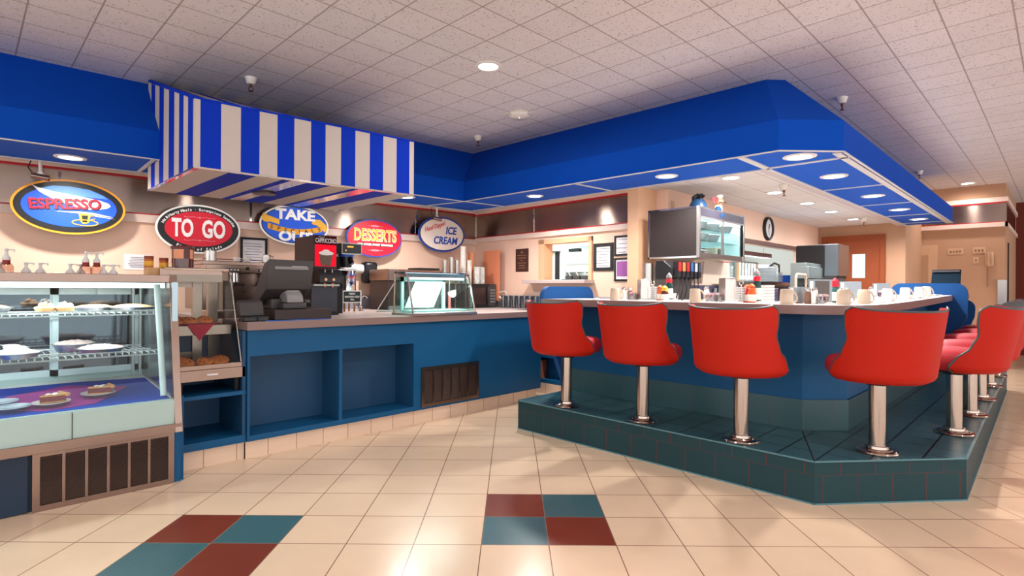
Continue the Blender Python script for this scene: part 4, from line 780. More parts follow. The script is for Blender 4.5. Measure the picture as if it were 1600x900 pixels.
# espresso
t = sign('oval blue sign with black and yellow rim reading ESPRESSO above a coffee cup', .616, 1.785, .15)
mb = MB(); lay(mb, .360, .218, 0, yel); lay(mb, .343, .202, 1, sblk); lay(mb, .300, .160, 2, sblu); mb.build('board', t)
mb = MB()
blob(mb, [(-.20, .125), (-.11, .158), (0, .162), (.12, .150), (.21, .11), (.24, .085), (.06, .09), (-.10, .11)], -.0215, slb)
blob(mb, [(-.235, .150), (-.20, .135), (-.10, .112), (.05, .092), (.18, .072), (.245, .050), (.26, .03), (.24, .01), (.17, -.008), (.08, -.012), (-.02, .02), (-.12, .06), (-.19, .10)], -.022, swh)
blob(mb, [(-.10, -.042), (.04, -.032), (.15, -.036), (.28, -.062), (.16, -.052), (.02, -.046)], -.022, swh); blob(mb, [(.12, -.058), (.2, -.06), (.29, -.075), (.2, -.068)], -.022, swh); mb.build('swoosh', t)
mb = MB(); put_text(mb, 'ESPRESSO', .112, sblk, -.026, .012, -.0235, radians(4), sx=.94, offset=.004, shear=.0); mb.build('letter_shadow', t)
mb = MB(); put_text(mb, 'ESPRESSO', .112, sred, -.031, .017, -.026, radians(4), sx=.94, offset=.003); mb.build('lettering', t, label='red lettering')
mb = MB(); mb.M = Matrix.Translation((.09, 0, -.088)) @ Matrix.Scale(1.35, 4, (1, 0, 0)) @ Matrix.Scale(1.35, 4, (0, 0, 1)) @ Matrix.Translation((-.075, 0, .088)); mb.prism([(.045, -.055), (.105, -.055), (.096, -.105), (.083, -.118), (.066, -.118), (.054, -.105)], 'y', -.024, -.022, sgold); mb.prism([(.060, -.068), (.090, -.068), (.086, -.108), (.064, -.108)], 'y', -.0255, -.022, sblk); mb.tube([(.015+.062*(1+cos(a*.4))+.0, -.024, -.112+.018*sin(a*.4)) for a in range(16)], .0035, sgold, 5, closed=True); mb.tube([(.104, -.024, -.068), (.125, -.024, -.066), (.125, -.024, -.085), (.103, -.024, -.092)], .003, sgold, 5); mb.build('cup_emblem', t)
# to go
t = sign('oval red TO GO sign with black ring and white rim behind the snack jar', 1.541, 1.679, .10); t['label'] = 'oval red TO GO sign with black lettered ring and white rim'
mb = MB(); lay(mb, .345, .223, 0, swh); lay(mb, .328, .208, 1, sblk); lay(mb, .275, .158, 2, sred); mb.build('board', t)
mb = MB(); put_text(mb, 'TO', .175, swh, -.135, -.004, -.0235, sx=.68, offset=.006, sz=1.25); put_text(mb, 'GO', .175, swh, .115, -.004, -.0235, sx=.72, offset=.006, sz=1.25)
arc_text(mb, 'Hot & Hearty Meals · Scrumptious Sandwiches', .034, swh, .297, .176, -.0215, 166, 14, offset=.0008); arc_text(mb, 'Finest of Salads', .034, swh, .302, .186, -.0215, 232, 308, offset=.0008, flip=True); mb.build('lettering', t)
mb = MB(); scroll(mb, 0, .105, .125, spk, -.024); scroll(mb, 0, -.105, .125, spk, -.024); mb.build('scroll_ornament', t)
# take out
t = sign('oval blue TAKE OUT sign with yellow SPECIALS ribbon, partly under the awning', 2.40, 1.784, .10)
mb = MB(); lay(mb, .345, .200, 0, swh); lay(mb, .328, .185, 1, sblk); lay(mb, .320, .178, 2, sblu); mb.build('board', t)
def rib(x): return .004+.030*sin((x+.32)/.64*2*pi+.6+pi/2*0)
mb = MB(); up = [(-.335+.67*k/24, .046-.075*sin((k/24)*pi)*.5+.02*cos(k/24*pi)) for k in range(25)]; dn = [(x, z-.066) for x, z in up]
blob(mb, [(-.318, .10), (-.26, .075), (-.16, .045), (-.16, -.005), (-.24, .015), (-.29, .01), (-.325, .03)], -.0215, sgold)
blob(mb, [(.318, .02), (.25, .075), (.18, .07), (.16, .025), (.22, .01), (.30, -.055), (.325, -.03)], -.0215, sgold)
cur = [(-.27+.54*k/20, .004-.045*sin(k/20*pi)) for k in range(21)]; blob(mb, cur+[(x, z-.055) for x, z in cur[::-1]], -.0225, mat('sign_gold_deep', (226, 158, 40), .4)); mb.build('ribbon', t)
mb = MB()
for i, ch in enumerate('SPECIALS'): x = -.235+.068*i; q = (x+.27)/.54; put_text(mb, ch, .056, sblk, x, -.023-.045*sin(q*pi), -.0255, -.045*pi/.54*cos(q*pi), offset=.0005)
mb.build('ribbon_lettering', t)
mb = MB(); put_text(mb, 'TAKE', .140, swh, 0, .098, -.0235, sx=1.15, offset=.006); mb.build('lettering', t); mb = MB(); put_text(mb, 'OUT', .130, swh, .0, -.122, -.0235, sx=1.2, offset=.006); mb.build('lettering', t)
# desserts
t = sign('oval red DESSERTS sign with blue rim and yellow letters', 3.273, 1.705, .10)
mb = MB(); lay(mb, .336, .212, 0, sdb); lay(mb, .322, .198, 1, sred); mb.build('board', t)
mb = MB(); put_text(mb, 'DESSERTS', .150, scrm, .003, .026, -.0205, sx=.80, offset=.007, sz=1.2); mb.build('letter_outline', t)
mb = MB(); put_text(mb, 'DESSERTS', .150, sgold, .0, .028, -.0235, sx=.80, offset=.002, sz=1.2); mb.build('lettering', t)
mb = MB(); mb.box(-.22, .225, -.022, -.017, -.088, -.058, sblk); mb.build('text_bar', t)
mb = MB(); put_text(mb, 'AND OTHER SWEET REWARDS!', .031, swh, 0, -.0735, -.0235, offset=.0012, sx=.98); mb.build('small_lettering', t)
mb = MB(); scroll(mb, 0, .135, .09, spk, -.022); scroll(mb, 0, -.135, .09, spk, -.022)
for z in (.135, -.135): lay(mb, .05, .010, 1.6, spk, 0, z, 20); lay(mb, .035, .004, 2.2, sred, 0, z, 20)
mb.build('scroll_ornament', t)
# ice cream
t = sign('oval cream coloured sign with blue rim reading Hand Dipped ICE CREAM', 4.16, 1.81, .10)
mb = MB(); lay(mb, .333, .216, 0, sdb); lay(mb, .316, .200, 1, sblk); lay(mb, .308, .193, 2, scrm); mb.build('board', t)
mb = MB(); put_text(mb, 'ICE', .125, sdb, .120, .045, -.0235, sx=.85, offset=.003, shear=.18); mb.build('lettering', t); mb = MB(); put_text(mb, 'CREAM', .125, sdb, .04, -.080, -.0235, sx=.85, offset=.003, shear=.18); mb.build('lettering', t)
mb = MB(); put_text(mb, 'Hand Dipped', .075, sred, -.11, .085, -.022, radians(20), sx=.75, shear=.35); mb.build('script_lettering', t, label='thin red script lettering')
# sign spot lamps
def spot_lamp(loc, label, rz=0):
    t = thing('spot_lamp', label, 'lamp', loc, rz); mb = MB(); mb.cyl((0, 0, 0), .012, -.13, 0, white, 12); mb.lathe([(0, -.02), (.03, -.015), (.03, 0), (0, 0)], white); mb.sphere((0, 0, -.13), .02, white, 8); mb.build('stem', t)
    mb = MB(); mb.tube([(-.05, .0, -.15), (.05, -.03, -.165)], .022, steelb, 14); mb.build('head', t); mb = MB(); mb.tube([(-.04, 0, -.14), (-.07, .02, -.09), (-.05, .04, -.03), (-.03, .03, 0)], .004, blackm, 6); mb.build('cable', t)
spot_lamp((.42, 5.50, ZB+.045), 'small silver spotlight with a looping black cable above the espresso sign'); spot_lamp((4.02, 5.30, ZB+.045), 'small white spotlight above the ice cream sign')
# notices on left wall
def flat(name, label, cat, x, z, w_, h_, m, frame=None, side='L', fr=.015, th=.012, lines=0, inner=None, grp=None):
    if side == 'L': loc = (x, lwy(x), z); rz = LWA
    elif side == 'B': loc = (bwx(x), x, z); rz = BWA*-1-pi/2
    t = thing(name, label, cat, loc, rz, grp)
    if frame:
        mb = MB(); mb.box(-w_/2, w_/2, -th, 0, h_/2-fr, h_/2, frame); mb.box(-w_/2, w_/2, -th, 0, -h_/2, -h_/2+fr, frame); mb.box(-w_/2, -w_/2+fr, -th, 0, -h_/2+fr, h_/2-fr, frame); mb.box(w_/2-fr, w_/2, -th, 0, -h_/2+fr, h_/2-fr, frame); mb.build('frame', t)
        mb = MB(); mb.box(-w_/2+fr, w_/2-fr, -th*.5, 0, -h_/2+fr, h_/2-fr, m)
        if inner: mb.box(-w_/2+fr*1.6, w_/2-fr*1.6, -th*.55, 0, -h_/2+fr*2.4, h_/2-fr*1.8, inner)
        yy = -th*.56
    else: mb = MB(); mb.box(-w_/2, w_/2, -th*.3, 0, -h_/2, h_/2, m); yy = -th*.32
    mb.build('sheet', t)
    if lines:
        mb = MB(); rnd = random.Random(int(x*1000)); 
        for k in range(lines): q = rnd.uniform(.25, .38)*w_; zz = h_*.3-h_*.62*k/max(1, lines-1); mb.box(-q, q*rnd.uniform(.6, 1), yy-.001, yy, zz-.003, zz+.003, mat('ink_grey', (130, 124, 136), .7))
        mb.build('print', t)
    return t
flat('paper_notice', 'white paper notice taped to the wall between espresso and to go signs', 'notice', 1.095, 1.365, .20, .135, paper, lines=7)
flat('framed_menu', 'black framed menu sheet on the wall between the to go and take out signs', 'picture', 2.045, 1.49, .25, .30, paper, blackm, fr=.022, lines=8)
plq = mat('plaque_brown', (64, 32, 28), .4)
t = flat('wall_plaque', 'dark brown engraved plaque on the back wall left of the service window', 'plaque', 4.56, 1.49, .22, .275, plq, lines=8)
flat('framed_certificate', 'black framed certificate immediately right of the service window', 'picture', 3.345, 1.483, .25, .285, paper, blackm, side='B', fr=.035, lines=7)
t2 = flat('framed_certificate', 'upper of the two black framed certificates beside the column', 'picture', 3.10, 1.588, .21, .205, paper, blackm, side='B', fr=.02, lines=4); t2.name = 'framed_certificate.001'
t3 = flat('framed_notice', 'lower black framed notice with a purple sheet beside the column', 'picture', 3.10, 1.35, .21, .235, mat('mat_white', (226, 216, 222), .6), blackm, side='B', fr=.02, inner=mat('purple_paper', (150, 84, 150), .7))
bpy.data.objects.remove([o for o in t.children if o.name.startswith('print')][0]); 
t.location = (bwx(4.56), 4.56, 1.49); t.rotation_euler = (0, 0, -BWA-pi/2)
mb = MB(); q = mat('plaque_gold', (176, 140, 90), .4)
for k, ww in enumerate((.03, .08, .07, .02, .07, .05, .06)): mb.box(-ww, ww, -.006, -.004, .085-.03*k, .089-.03*k, q)
mb.lathe([(0, .0), (.016, 0)], q, (0, -.005, .10), 3, axis='y'); mb.build('print', t)
# ================================================================ LAMPS
lens = emis('lamp_lens', (255, 244, 232), 6); lensk = emis('lamp_lens_cool', (240, 246, 255), 7)
def downlight(loc, label, grp, r=.085, power=P_SOFFIT, color=(1, .96, .93), blend=1.0, ang=174, lm=lens):
    t = thing('downlight', label, 'light', loc, 0, grp); mb = MB(); mb.lathe([(r*.82, -.001), (r*.84, -.008), (r*1.12, -.006), (r*1.16, -.0005)], white, n=32); mb.build('trim_ring', t)
    mb = MB(); mb.lathe([(0, -.004), (r*.83, -.003)], lm, n=32); mb.build('lens', t)
    l = bpy.data.lights.new('bulb', 'SPOT'); l.energy = power; l.color = color; l.spot_size = radians(ang); l.spot_blend = blend; l.shadow_soft_size = .05
    o = bpy.data.objects.new('bulb', l); COL.objects.link(o); o.parent = t; o.location = (0, 0, -.03)
    return t
G1 = 'round downlights set in the blue soffit'; G2 = 'round downlights in the white ceiling behind the bar'; G3 = 'round downlights in the main ceiling'
for (x, y), l, r in [((.557, 5.12), 'downlight over the espresso sign', .085), ((3.241, 4.80), 'downlight at the right end of the striped awning', .085), ((4.10, 3.78), 'downlight in the blue soffit over the right end of the low counter', .075), ((4.12, 2.32), 'downlight in the blue soffit over the second bar stool', .08), ((4.15, 1.306), 'largest looking downlight at the chamfered soffit corner', .095),
             ((5.058, 1.33), 'first downlight right of the soffit corner', .09), ((6.375, 1.33), 'second downlight right of the soffit corner', .09), ((7.655, 1.335), 'third downlight right of the soffit corner', .09), ((8.847, 1.335), 'last downlight at the far end of the blue soffit', .09)]:
    downlight((x, y, ZB-.0005), l, G1, r)
for k, (x, y) in enumerate([(4.77, 2.06), (5.8, 2.06), (6.77, 2.05), (7.69, 2.05), (8.71, 2.05)]): downlight((x, y, ZI-.0005), ORD[k]+' downlight from the pie cabinet end in the white ceiling behind the bar', G2, .08, P_INNER, (.96, .97, 1), lm=lensk)
downlight((2.673, 2.928, H-.0005), 'single round downlight in the middle of the main ceiling', G3, .085, P_ROOM*.8)
downlight((10.55, 1.0, H-.0005), 'small bright downlight in front of the phone wall', G3, .09, 22)
for x, y, l in ((1.5, 5.25, 'left hidden wall washer above the awning'), (2.4, 5.2, 'right hidden wall washer above the awning')): downlight((x, y, ZI-.0005), l, G1, .07, P_SOFFIT*.35)
for x, y in ((2.67, .2), (-.1, 2.2), (-.1, -.4), (2.67, -2.6), (5.4, -1.6), (8.2, -1.4)): downlight((x, y, H-.0005), 'unseen downlight added in the dining room ceiling outside the frame', G3, .085, P_ROOM)  # unseen downlights at assumed spots, added to light the room
# sprinklers and detector
def sprinkler(loc, label):
    t = thing('fire_sprinkler', label, 'sprinkler', loc, 0, 'ceiling fire sprinklers'); mb = MB(); mb.lathe([(.045, 0), (.043, -.008), (.030, -.045), (.026, -.05), (0, -.05)], offw, n=24); mb.build('escutcheon', t); cu = mat('sprinkler_bronze', (120, 70, 50), .4, .8)
    mb = MB(); mb.cyl((0, 0, 0), .010, -.07, -.05, cu, 10); mb.tube([(-.012, 0, -.07), (-.016, 0, -.09), (0, 0, -.10), (.016, 0, -.09), (.012, 0, -.07)], .003, cu, 6); mb.cyl((0, 0, 0), .018, -.104, -.101, cu, 12); mb.build('sprinkler_head', t)
for p, l in [((1.56, 4.40, H), 'ceiling sprinkler above the left part of the striped awning'), ((3.84, 4.36, H), 'ceiling sprinkler near the inner soffit corner'), ((5.16, 1.30, H), 'ceiling sprinkler above the soffit chamfer on the right'), ((9.05, 1.36, H), 'ceiling sprinkler at the far end of the soffit'), ((5.45, 1.85, ZI), 'sprinkler in the low white ceiling nearest the blue soffit corner'), ((8.7, 1.92, ZI), 'sprinkler at the far end of the low white ceiling')]: sprinkler(p, l)
t = thing('smoke_detector', 'white square smoke detector on the main ceiling', 'smoke detector', (3.60, 3.52, H), radians(0)); mb = MB(); mb.prism([(-.10, -.10), (.10, -.10), (.10, .10), (-.10, .10)], 'z', -.012, 0, offw); mb.lathe([(0, -.05), (.07, -.045), (.10, -.03), (.105, -.012), (.105, 0)], offw, n=8); mb.build('housing', t, bevel=.004); mb = MB(); mb.sphere((-.03, -.03, -.052), .004, emis('led', (255, 255, 255), 2), 5); mb.build('indicator_light', t)
# ================================================================ PHONE WALL
bg = mat('beige_plate', (206, 164, 130), .5)
def splate(y, z, n, w_, h_, label):
    t = thing('switch_plate', label, 'light switch', (10.9, y, z)); mb = MB(); mb.box(-.008, 0, -w_/2, w_/2, -h_/2, h_/2, bg); mb.build('plate', t, bevel=.002)
    for k in range(n): yy = (k-(n-1)/2)*w_*.8/max(n, 1); mb = MB(); mb.box(-.018, -.008, yy-.008, yy+.008, -.014, .012, mat('toggle_brown', (110, 66, 50), .5)); mb.build('toggle', t)
splate(1.175, 1.765, 4, .19, .095, 'wide switch plate with four toggles on the phone wall'); splate(.895, 1.77, 3, .15, .10, 'switch plate with three toggles left of the wall phone'); splate(.93, 1.62, 1, .065, .095, 'small single switch plate below the three toggle plate')
t = thing('wall_phone', 'beige wall phone with handset and hanging coiled cord', 'telephone', (10.9, .775, 1.53)); mb = MB(); mb.box(-.04, 0, -.05, .05, 0, .21, bg); mb.build('body', t, bevel=.01); mb = MB(); mb.tube([(-.06, .012, .0), (-.075, .012, .03), (-.065, .012, .10), (-.075, .012, .17), (-.06, .012, .20)], [.026, .024, .016, .024, .026], mat('handset_tan', (190, 146, 112), .4), 10); mb.build('handset', t)
mb = MB(); mb.tube([(-.04+.01*cos(k*1.3), .02+.01*sin(k*1.3), -.004*k) for k in range(80)], .003, mat('cord_brown', (150, 104, 80), .5), 5); mb.build('cord', t)
t = thing('wall_panel', 'flush beige access panel with a small hinged door on the phone wall', 'access panel', (10.9, 1.62, 1.2)); mb = MB(); mb.box(-.012, 0, -.22, .10, 0, .68, bg); mb.build('backing', t); mb = MB(); mb.box(-.03, -.012, -.13, .06, -.1, .54, bg); mb.box(-.034, -.03, -.11, .04, -.1, .52, wall2_m); mb.build('door', t); mb = MB(); mb.sphere((-.036, .025, .28), .009, dgrey, 6); mb.build('knob', t)
t = thing('bar_terminal', 'dark order terminal seen from behind at the far end of the bar', 'cash register', (8.15, .84, 1.117)); mb = MB(); mb.box(.0, .22, .02, .24, 0, .10, dgrey); mb.prism([(0, .06), (.06, .06), (.16, .29), (.12, .29)], 'y', 0, .27, mat('terminal_blue_black', (18, 34, 46), .8, spec=.1)); mb.build('screen_back', t, bevel=.004); mb = MB(); mb.bar((.085, .01, .27), (.085, .26, .27), .02, .02, dgrey); mb.build('rib', t)
mb = MB(); mb.box(11.4, 11.45, .585, .6, 0, 1.9, blackm); tag(mb.build('corner_post'), 'thin black vertical post on the dark corridor side wall', 'post')
# ================================================================ ON THE BAR
RT = radians(-45)     # direction of the picture's right hand side
def mug(x, y, label, m=beige, first=[None]):
    z = barz(x)+.0005
    if m not in [k for k in MUG]:
        t = thing('coffee_mug', label, 'mug', (x, y, z), RT, 'upturned coffee mugs on the bar'); mb = MB()
        mb.lathe([(.040, 0), (.0405, .004), (.038, .06), (.036, .088), (.031, .096), (.0, .097)], m, n=32); mb.build('body', t)
        mb = MB(); mb.tube([(.036, 0, .084), (.050, 0, .078), (.068, 0, .045), (.066, 0, .022), (.052, 0, .012), (.039, 0, .014)], .0055, m, 8); mb.build('handle', t); MUG[m] = t
    else: dup(MUG[m], (x, y, z), RT, label)
MUG = {}
for x, y, l, m in [(3.72, 2.547, 'upturned beige mug at the left end of the bar beside the blue screen', beige), (3.72, 1.863, 'upturned beige mug between the second and third stools', beige), (3.74, 1.251, 'upturned beige mug behind the third stool, left of the grey menu holder', beige), (3.93, .975, 'upturned beige mug above the left edge of the corner stool', beige), (4.32, .95, 'upturned mug with a spoon leaning on it behind the corner stool', beige),
                   (5.035, .95, 'nearest white upturned mug on the right arm of the bar', offw), (5.70, .95, 'second white upturned mug on the right arm of the bar', offw), (6.28, .94, 'third white upturned mug on the right arm of the bar', offw), (6.60, .93, 'farthest white upturned mug on the right arm of the bar', offw)]: mug(x, y, l, m)
def napkin_holder(x, y, label, h=.17, w_=.085, d=.12, face=white, rz=RT, frame=steel):
    t = thing('napkin_holder', label, 'napkin holder', (x, y, barz(x)+.0005), rz, None); mb = MB()
    mb.box(-w_/2, w_/2, -d/2, d/2, .006, .012, chrome); mb.box(-w_/2, -w_/2+.004, -d/2, d/2, .01, h, frame); mb.box(w_/2-.004, w_/2, -d/2, d/2, .01, h, frame); mb.box(-w_/2, w_/2, -d/2, d/2, h-.004, h, frame); mb.build('case', t, bevel=.002)
    mb = MB(); mb.box(-w_/2+.006, w_/2-.006, -d/2+.003, d/2-.003, .012, h-.008, face); mb.build('napkins', t)
    mb = MB(); [mb.cyl((sx*w_*.4, sy*d*.4, 0), .006, 0, .008, chrome, 10) for sx in (-1, 1) for sy in (-1, 1)]; mb.build('feet', t); return t
napkin_holder(3.97, 2.435, 'chrome napkin holder nearest the left end of the bar'); napkin_holder(3.97, 1.735, 'chrome napkin holder behind the third stool left of the white tubs', .175)
def jam(x, y, label):
    t = thing('jam_caddy', label, 'caddy', (x, y, barz(x)+.0005), RT); mb = MB(); mb.tube([(-.045, 0, .012), (.045, 0, .012)], .003, chrome); mb.tube([(0, 0, .01), (0, 0, .125)], .003, chrome); mb.tube([(.014*cos(a), 0, .138+.014*sin(a)) for a in [k*.6283 for k in range(10)]], .0025, chrome, 6, closed=True)
    for sx in (-1, 1):
        for a in (0, 2.1, 4.2): mb.tube([(sx*.024+.024*cos(a), .024*sin(a), .0), (sx*.024+.024*cos(a), .024*sin(a), .115)], .002, chrome, 5)
    mb.build('wire_frame', t)
    for sx in (-1, 1):
        for k in range(6): mb = MB(); mb.lathe([(0, 0), (.015, 0), (.019, .011), (.021, .011), (.021, .013), (0, .013)], white, (sx*.024, 0, .014+.0165*k), 16); mb.build('jam_tub', t)
jam(3.9, 2.311, 'chrome wire caddy with two stacks of white jam tubs near the left napkin holder'); jam(3.9, 1.607, 'chrome wire caddy with two stacks of white jam tubs behind the third stool')
def sauce(x, y, label, body, cap=sred, h=.20, band=sred):
    t = thing('sauce_bottle', label, 'bottle', (x, y, barz(x)+.0005)); mb = MB(); mb.lathe([(0, 0), (.028, 0), (.030, .01), (.030, h*.45), (.022, h*.62), (.014, h*.72), (.014, h*.78), (0, h*.78)], body, n=20); mb.build('body', t)
    mb = MB(); mb.lathe([(0, h), (.006, h*.98), (.022, h*.88), (.023, h*.80), (.0, h*.79)][::-1], grey if cap is grey else cap, n=12); mb.build('cap', t)
    mb = MB(); mb.lathe([(.0225, h*.64), (.024, h*.65), (.024, h*.76), (.0225, h*.77)], band, n=16); mb.build('neck_band', t)
    mb = MB(); mb.lathe([(.0305, h*.08), (.0312, h*.09), (.0312, h*.42), (.0305, h*.43)], offw, n=20); mb.build('label', t); return t
dkg = mat('bottle_green_black', (26, 60, 58), .2)
hot = mat('bottle_orange', (210, 96, 40), .25)
sauce(4.02, 2.235, 'tall dark green sauce bottle with a red neck near the left jam caddy', dkg, grey, .225)
sauce(3.93, 2.262, 'short orange sauce bottle in front of the tall green one', hot, hot, .125, hot); sauce(3.90, 2.205, 'short dark sauce bottle right of the orange one near the left jam caddy', mat('bottle_brown', (80, 34, 20), .2), sgold, .12, sgold)
sauce(4.02, 1.545, 'tall dark green sauce bottle with a red neck behind the third stool', dkg, grey, .24)
sauce(3.93, 1.575, 'slim red sauce bottle with white label right of the second jam caddy', sred, hot, .13, sred); sauce(3.88, 1.525, 'orange capped sauce bottle with white label behind the third stool', hot, hot, .135, hot)
def shaker(x, y, label, fill=mat('salt_white', (240, 236, 230), .6), h=.105, top=chrome):
    t = thing('shaker', label, 'shaker', (x, y, barz(x)+.0005)); mb = MB(); mb.lathe([(0, 0), (.020, 0), (.021, h*.6), (.017, h*.74), (0, h*.74)], fill, n=16); mb.build('glass_body', t); mb = MB(); mb.lathe([(.017, h*.74), (.019, h*.76), (.019, h*.88), (.012, h*.99), (0, h)], top, n=16); mb.build('lid', t)
pepc = mat('pepper_brown', (126, 92, 76), .7)
shaker(3.95, 2.615, 'salt shaker beside the mug at the left end of the bar'); shaker(4.02, 2.60, 'shaker half hidden behind the salt shaker at the left end of the bar', pepc); shaker(3.95, 1.887, 'salt shaker right of the mug between the second and third stools', h=.115)
shaker(3.95, 1.189, 'brown pepper shaker right of the grey menu holder', pepc, .11); shaker(3.95, 1.147, 'white salt shaker beside the brown pepper shaker', h=.11); shaker(4.80, 1.17, 'salt shaker behind the mug above the corner stool'); shaker(4.83, 1.22, 'pepper shaker behind the mug above the corner stool', pepc); shaker(5.7, 1.2, 'salt shaker beside the farther napkin holder on the right arm')
def packets(x, y, label, colr, w_=.075):
    t = thing('sugar_caddy', label, 'caddy', (x, y, barz(x)+.0005), RT); mb = MB(); mb.lathe([(0, .002), (.036, 0), (.038, .05), (.036, .05), (.034, .006), (0, .006)], glassw, n=16, sx=w_/.075); mb.build('glass_box', t)
    for k in range(7): mb = MB(); mb.box(-.026+.008*k, -.021+.008*k, -.02, .02, .008, .062+.004*(k % 2), (colr, white, spk)[k % 3]); mb.build('packet', t)
packets(3.95, 2.527, 'glass sugar packet caddy left of the first napkin holder', spk, .09); packets(3.93, 1.84, 'glass caddy of pink sweetener packets left of the second napkin holder', spk, .09); packets(3.97, 1.79, 'glass caddy of white sugar packets beside the pink sweetener caddy', white); packets(3.95, 1.10, 'clear glass caddy right of the salt and pepper pair', white); packets(4.9, 1.09, 'clear glass caddy behind the mug with the spoon', white, .06); packets(5.95, 1.16, 'pink packet caddy in front of the farther napkin holder', spk)
mb = MB(); [mb.lathe([(0, .0), (.045, 0), (.05, .016), (.052, .016), (.052, .019), (0, .019)], white, (0, 0, .021*k), 4) for k in range(6)]; tag(mb.build('tub_stack', loc=(4.10, 1.50, barz(4)+.001)), 'stack of square white tubs right of the second jam caddy', 'tubs')
# menu/napkin holders of brushed metal seen from behind
def stand(x, y, label, h, w_, m=mat('holder_grey', (140, 146, 150), .35, .6), rz=RT):
    t = thing('napkin_holder', label, 'napkin holder', (x, y, barz(x)+.0005), rz); mb = MB(); mb.box(-w_/2, w_/2, -.035, -.03, .004, h, m); mb.box(-w_/2, w_/2, .03, .035, .004, h, m); mb.box(-w_/2, w_/2, -.035, .035, 0, .01, chrome); mb.box(w_/2-.003, w_/2, -.03, .03, .004, h*.96, steel); mb.build('case', t, bevel=.003); mb = MB(); mb.box(-w_/2+.008, w_/2-.004, -.028, .028, .01, h*.93, white); mb.build('napkins', t); return t
stand(4.0, 1.262, 'grey backed napkin holder right of the third mug', .11, .10)
t = stand(4.25, 1.2, 'napkin holder with a dark brown face and white side behind the glass caddy', .165, .13); mb = MB(); mb.box(-.052, .045, -.038, -.035, .03, .155, mat('dark_face', (86, 74, 70), .3)); mb.build('face_panel', t)
t = stand(5.45, 1.30, 'steel napkin holder behind the two mugs above the corner stool', .15, .15); t = stand(6.35, 1.25, 'smaller steel napkin holder farther along the right arm', .13, .13)
t = stand(7.0, 1.02, 'small dark napkin holder beside the farthest mugs', .085, .09); mb = MB(); mb.box(-.04, .04, -.038, -.035, .01, .075, dgrey); mb.build('face_panel', t)
sauce(4.42, 1.15, 'sauce bottle with a red cap behind the dark faced napkin holder', mat('bottle_teal', (40, 84, 84), .3), sred, .18)
# folded napkins and cutlery
def napkin(x, y, rz, label, cut=True):
    t = thing('napkin', label, 'napkin', (x, y, barz(x)+.0005), rz, 'folded napkins with cutlery on the bar'); mb = MB(); mb.box(-.09, .09, -.035, .035, 0, .004, white); mb.prism([(-.03, .004), (.03, .004), (.012, .014), (-.018, .011)], 'x', -.07, .05, white); mb.build('paper_napkin', t, bevel=.002)
    if cut:
        for k, dy in enumerate((-.02, .012)): mb = MB(); mb.tube([(-.08, dy-.03, .006), (.0, dy-.03, .008), (.09, dy-.03, .006)], .003, chrome, 6); mb.lathe([(0, 0), (.012, 0), (.012, .003), (0, .003)], chrome, (.098, dy-.03, .004), 10, sx=1.5); mb.build('utensil', t)
for k, (x, y, rz) in enumerate([(3.75, 2.75, 30), (3.78, 2.10, 60), (3.80, 1.97, 20), (3.78, 1.42, 10), (3.80, 1.33, 70), (3.95, 1.06, 20), (4.5, .93, 0), (4.75, .92, 30), (5.25, .92, 10), (5.45, .95, 40), (5.9, .93, 0), (6.1, .92, 30), (6.45, .93, 10), (6.85, .93, 0), (7.05, .95, 40)]):
    napkin(x, y, radians(rz), ORD[k]+' folded white napkin with cutlery counted from the left end of the bar' if k < 10 else ['third', 'fourth', 'fifth', 'sixth', 'last'][k-10].replace('third', 'fifth from last').replace('fourth', 'fourth from last').replace('sixth', 'second from last').replace('last', 'last')+' folded napkin along the right arm of the bar' if k != 12 else 'third from last folded napkin along the right arm of the bar')
mb = MB(); mb.tube([(4.28, .90, barz(4.3)+.04), (4.33, .885, barz(4.3)+.006)], .003, chrome, 6); tag(mb.build('spoon'), 'thin metal spoon leaning against the mug behind the corner stool', 'spoon')
# ================================================================ BEHIND THE BAR
t = thing('back_bar_counter', 'stainless back bar counter along the wall under the pass through', 'counter', (4.95, 2.2, 0)); mb = MB(); mb.box(-.71, 4.6, .13, .53, .86, .93, steel); mb.box(0, 4.6, 0, .13, .86, .93, steel); mb.build('top', t); mb = MB(); mb.box(0, 4.6, .03, .53, .1, .86, mat('backbar_slate', (70, 66, 92), .5)); mb.build('cabinet', t)
mb = MB(); mb.box(5.05, 9.55, 2.71, 2.735, .935, 1.2, mat('backbar_slate', (0, 0, 0))); struct(mb.build('trim_14'))
t = thing('pie_cabinet', 'wall hung lit pie cabinet with black side and sliding glass doors', 'display case', (4.53, 2.235, 1.434)); mb = MB(); Wd, Dp, Hh = .94, .50, .45
mb.box(0, .012, 0, Dp, 0, Hh, mat('cab_black', (34, 24, 22), .5)); mb.box(Wd-.012, Wd, 0, Dp, 0, Hh, mat('cab_black', (0, 0, 0))); mb.box(0, Wd, 0, Dp, Hh-.012, Hh, steel); mb.box(0, Wd, 0, Dp, 0, .012, steel); mb.box(0, Wd, Dp-.012, Dp, 0, Hh, kwhite); mb.box(.012, .016, .03, Dp-.012, .012, Hh-.012, kwhite); mb.box(Wd-.016, Wd-.012, .03, Dp-.012, .012, Hh-.012, kwhite); mb.box(.012, Wd-.012, .03, Dp-.012, .012, .016, kwhite); mb.box(.012, Wd-.012, 0, .03, Hh-.085, Hh-.012, mat('cab_header', (58, 54, 66), .4)); mb.box(.012, Wd-.012, 0, .03, .012, .045, steel); mb.build('body', t)
mb = MB()
for x in (-.008, Wd-.012): mb.box(x, x+.025, -.008, .02, 0, Hh, steel)
for z in (0, Hh-.015): mb.box(-.006, 0, 0, Dp, z, z+.015, chrome)
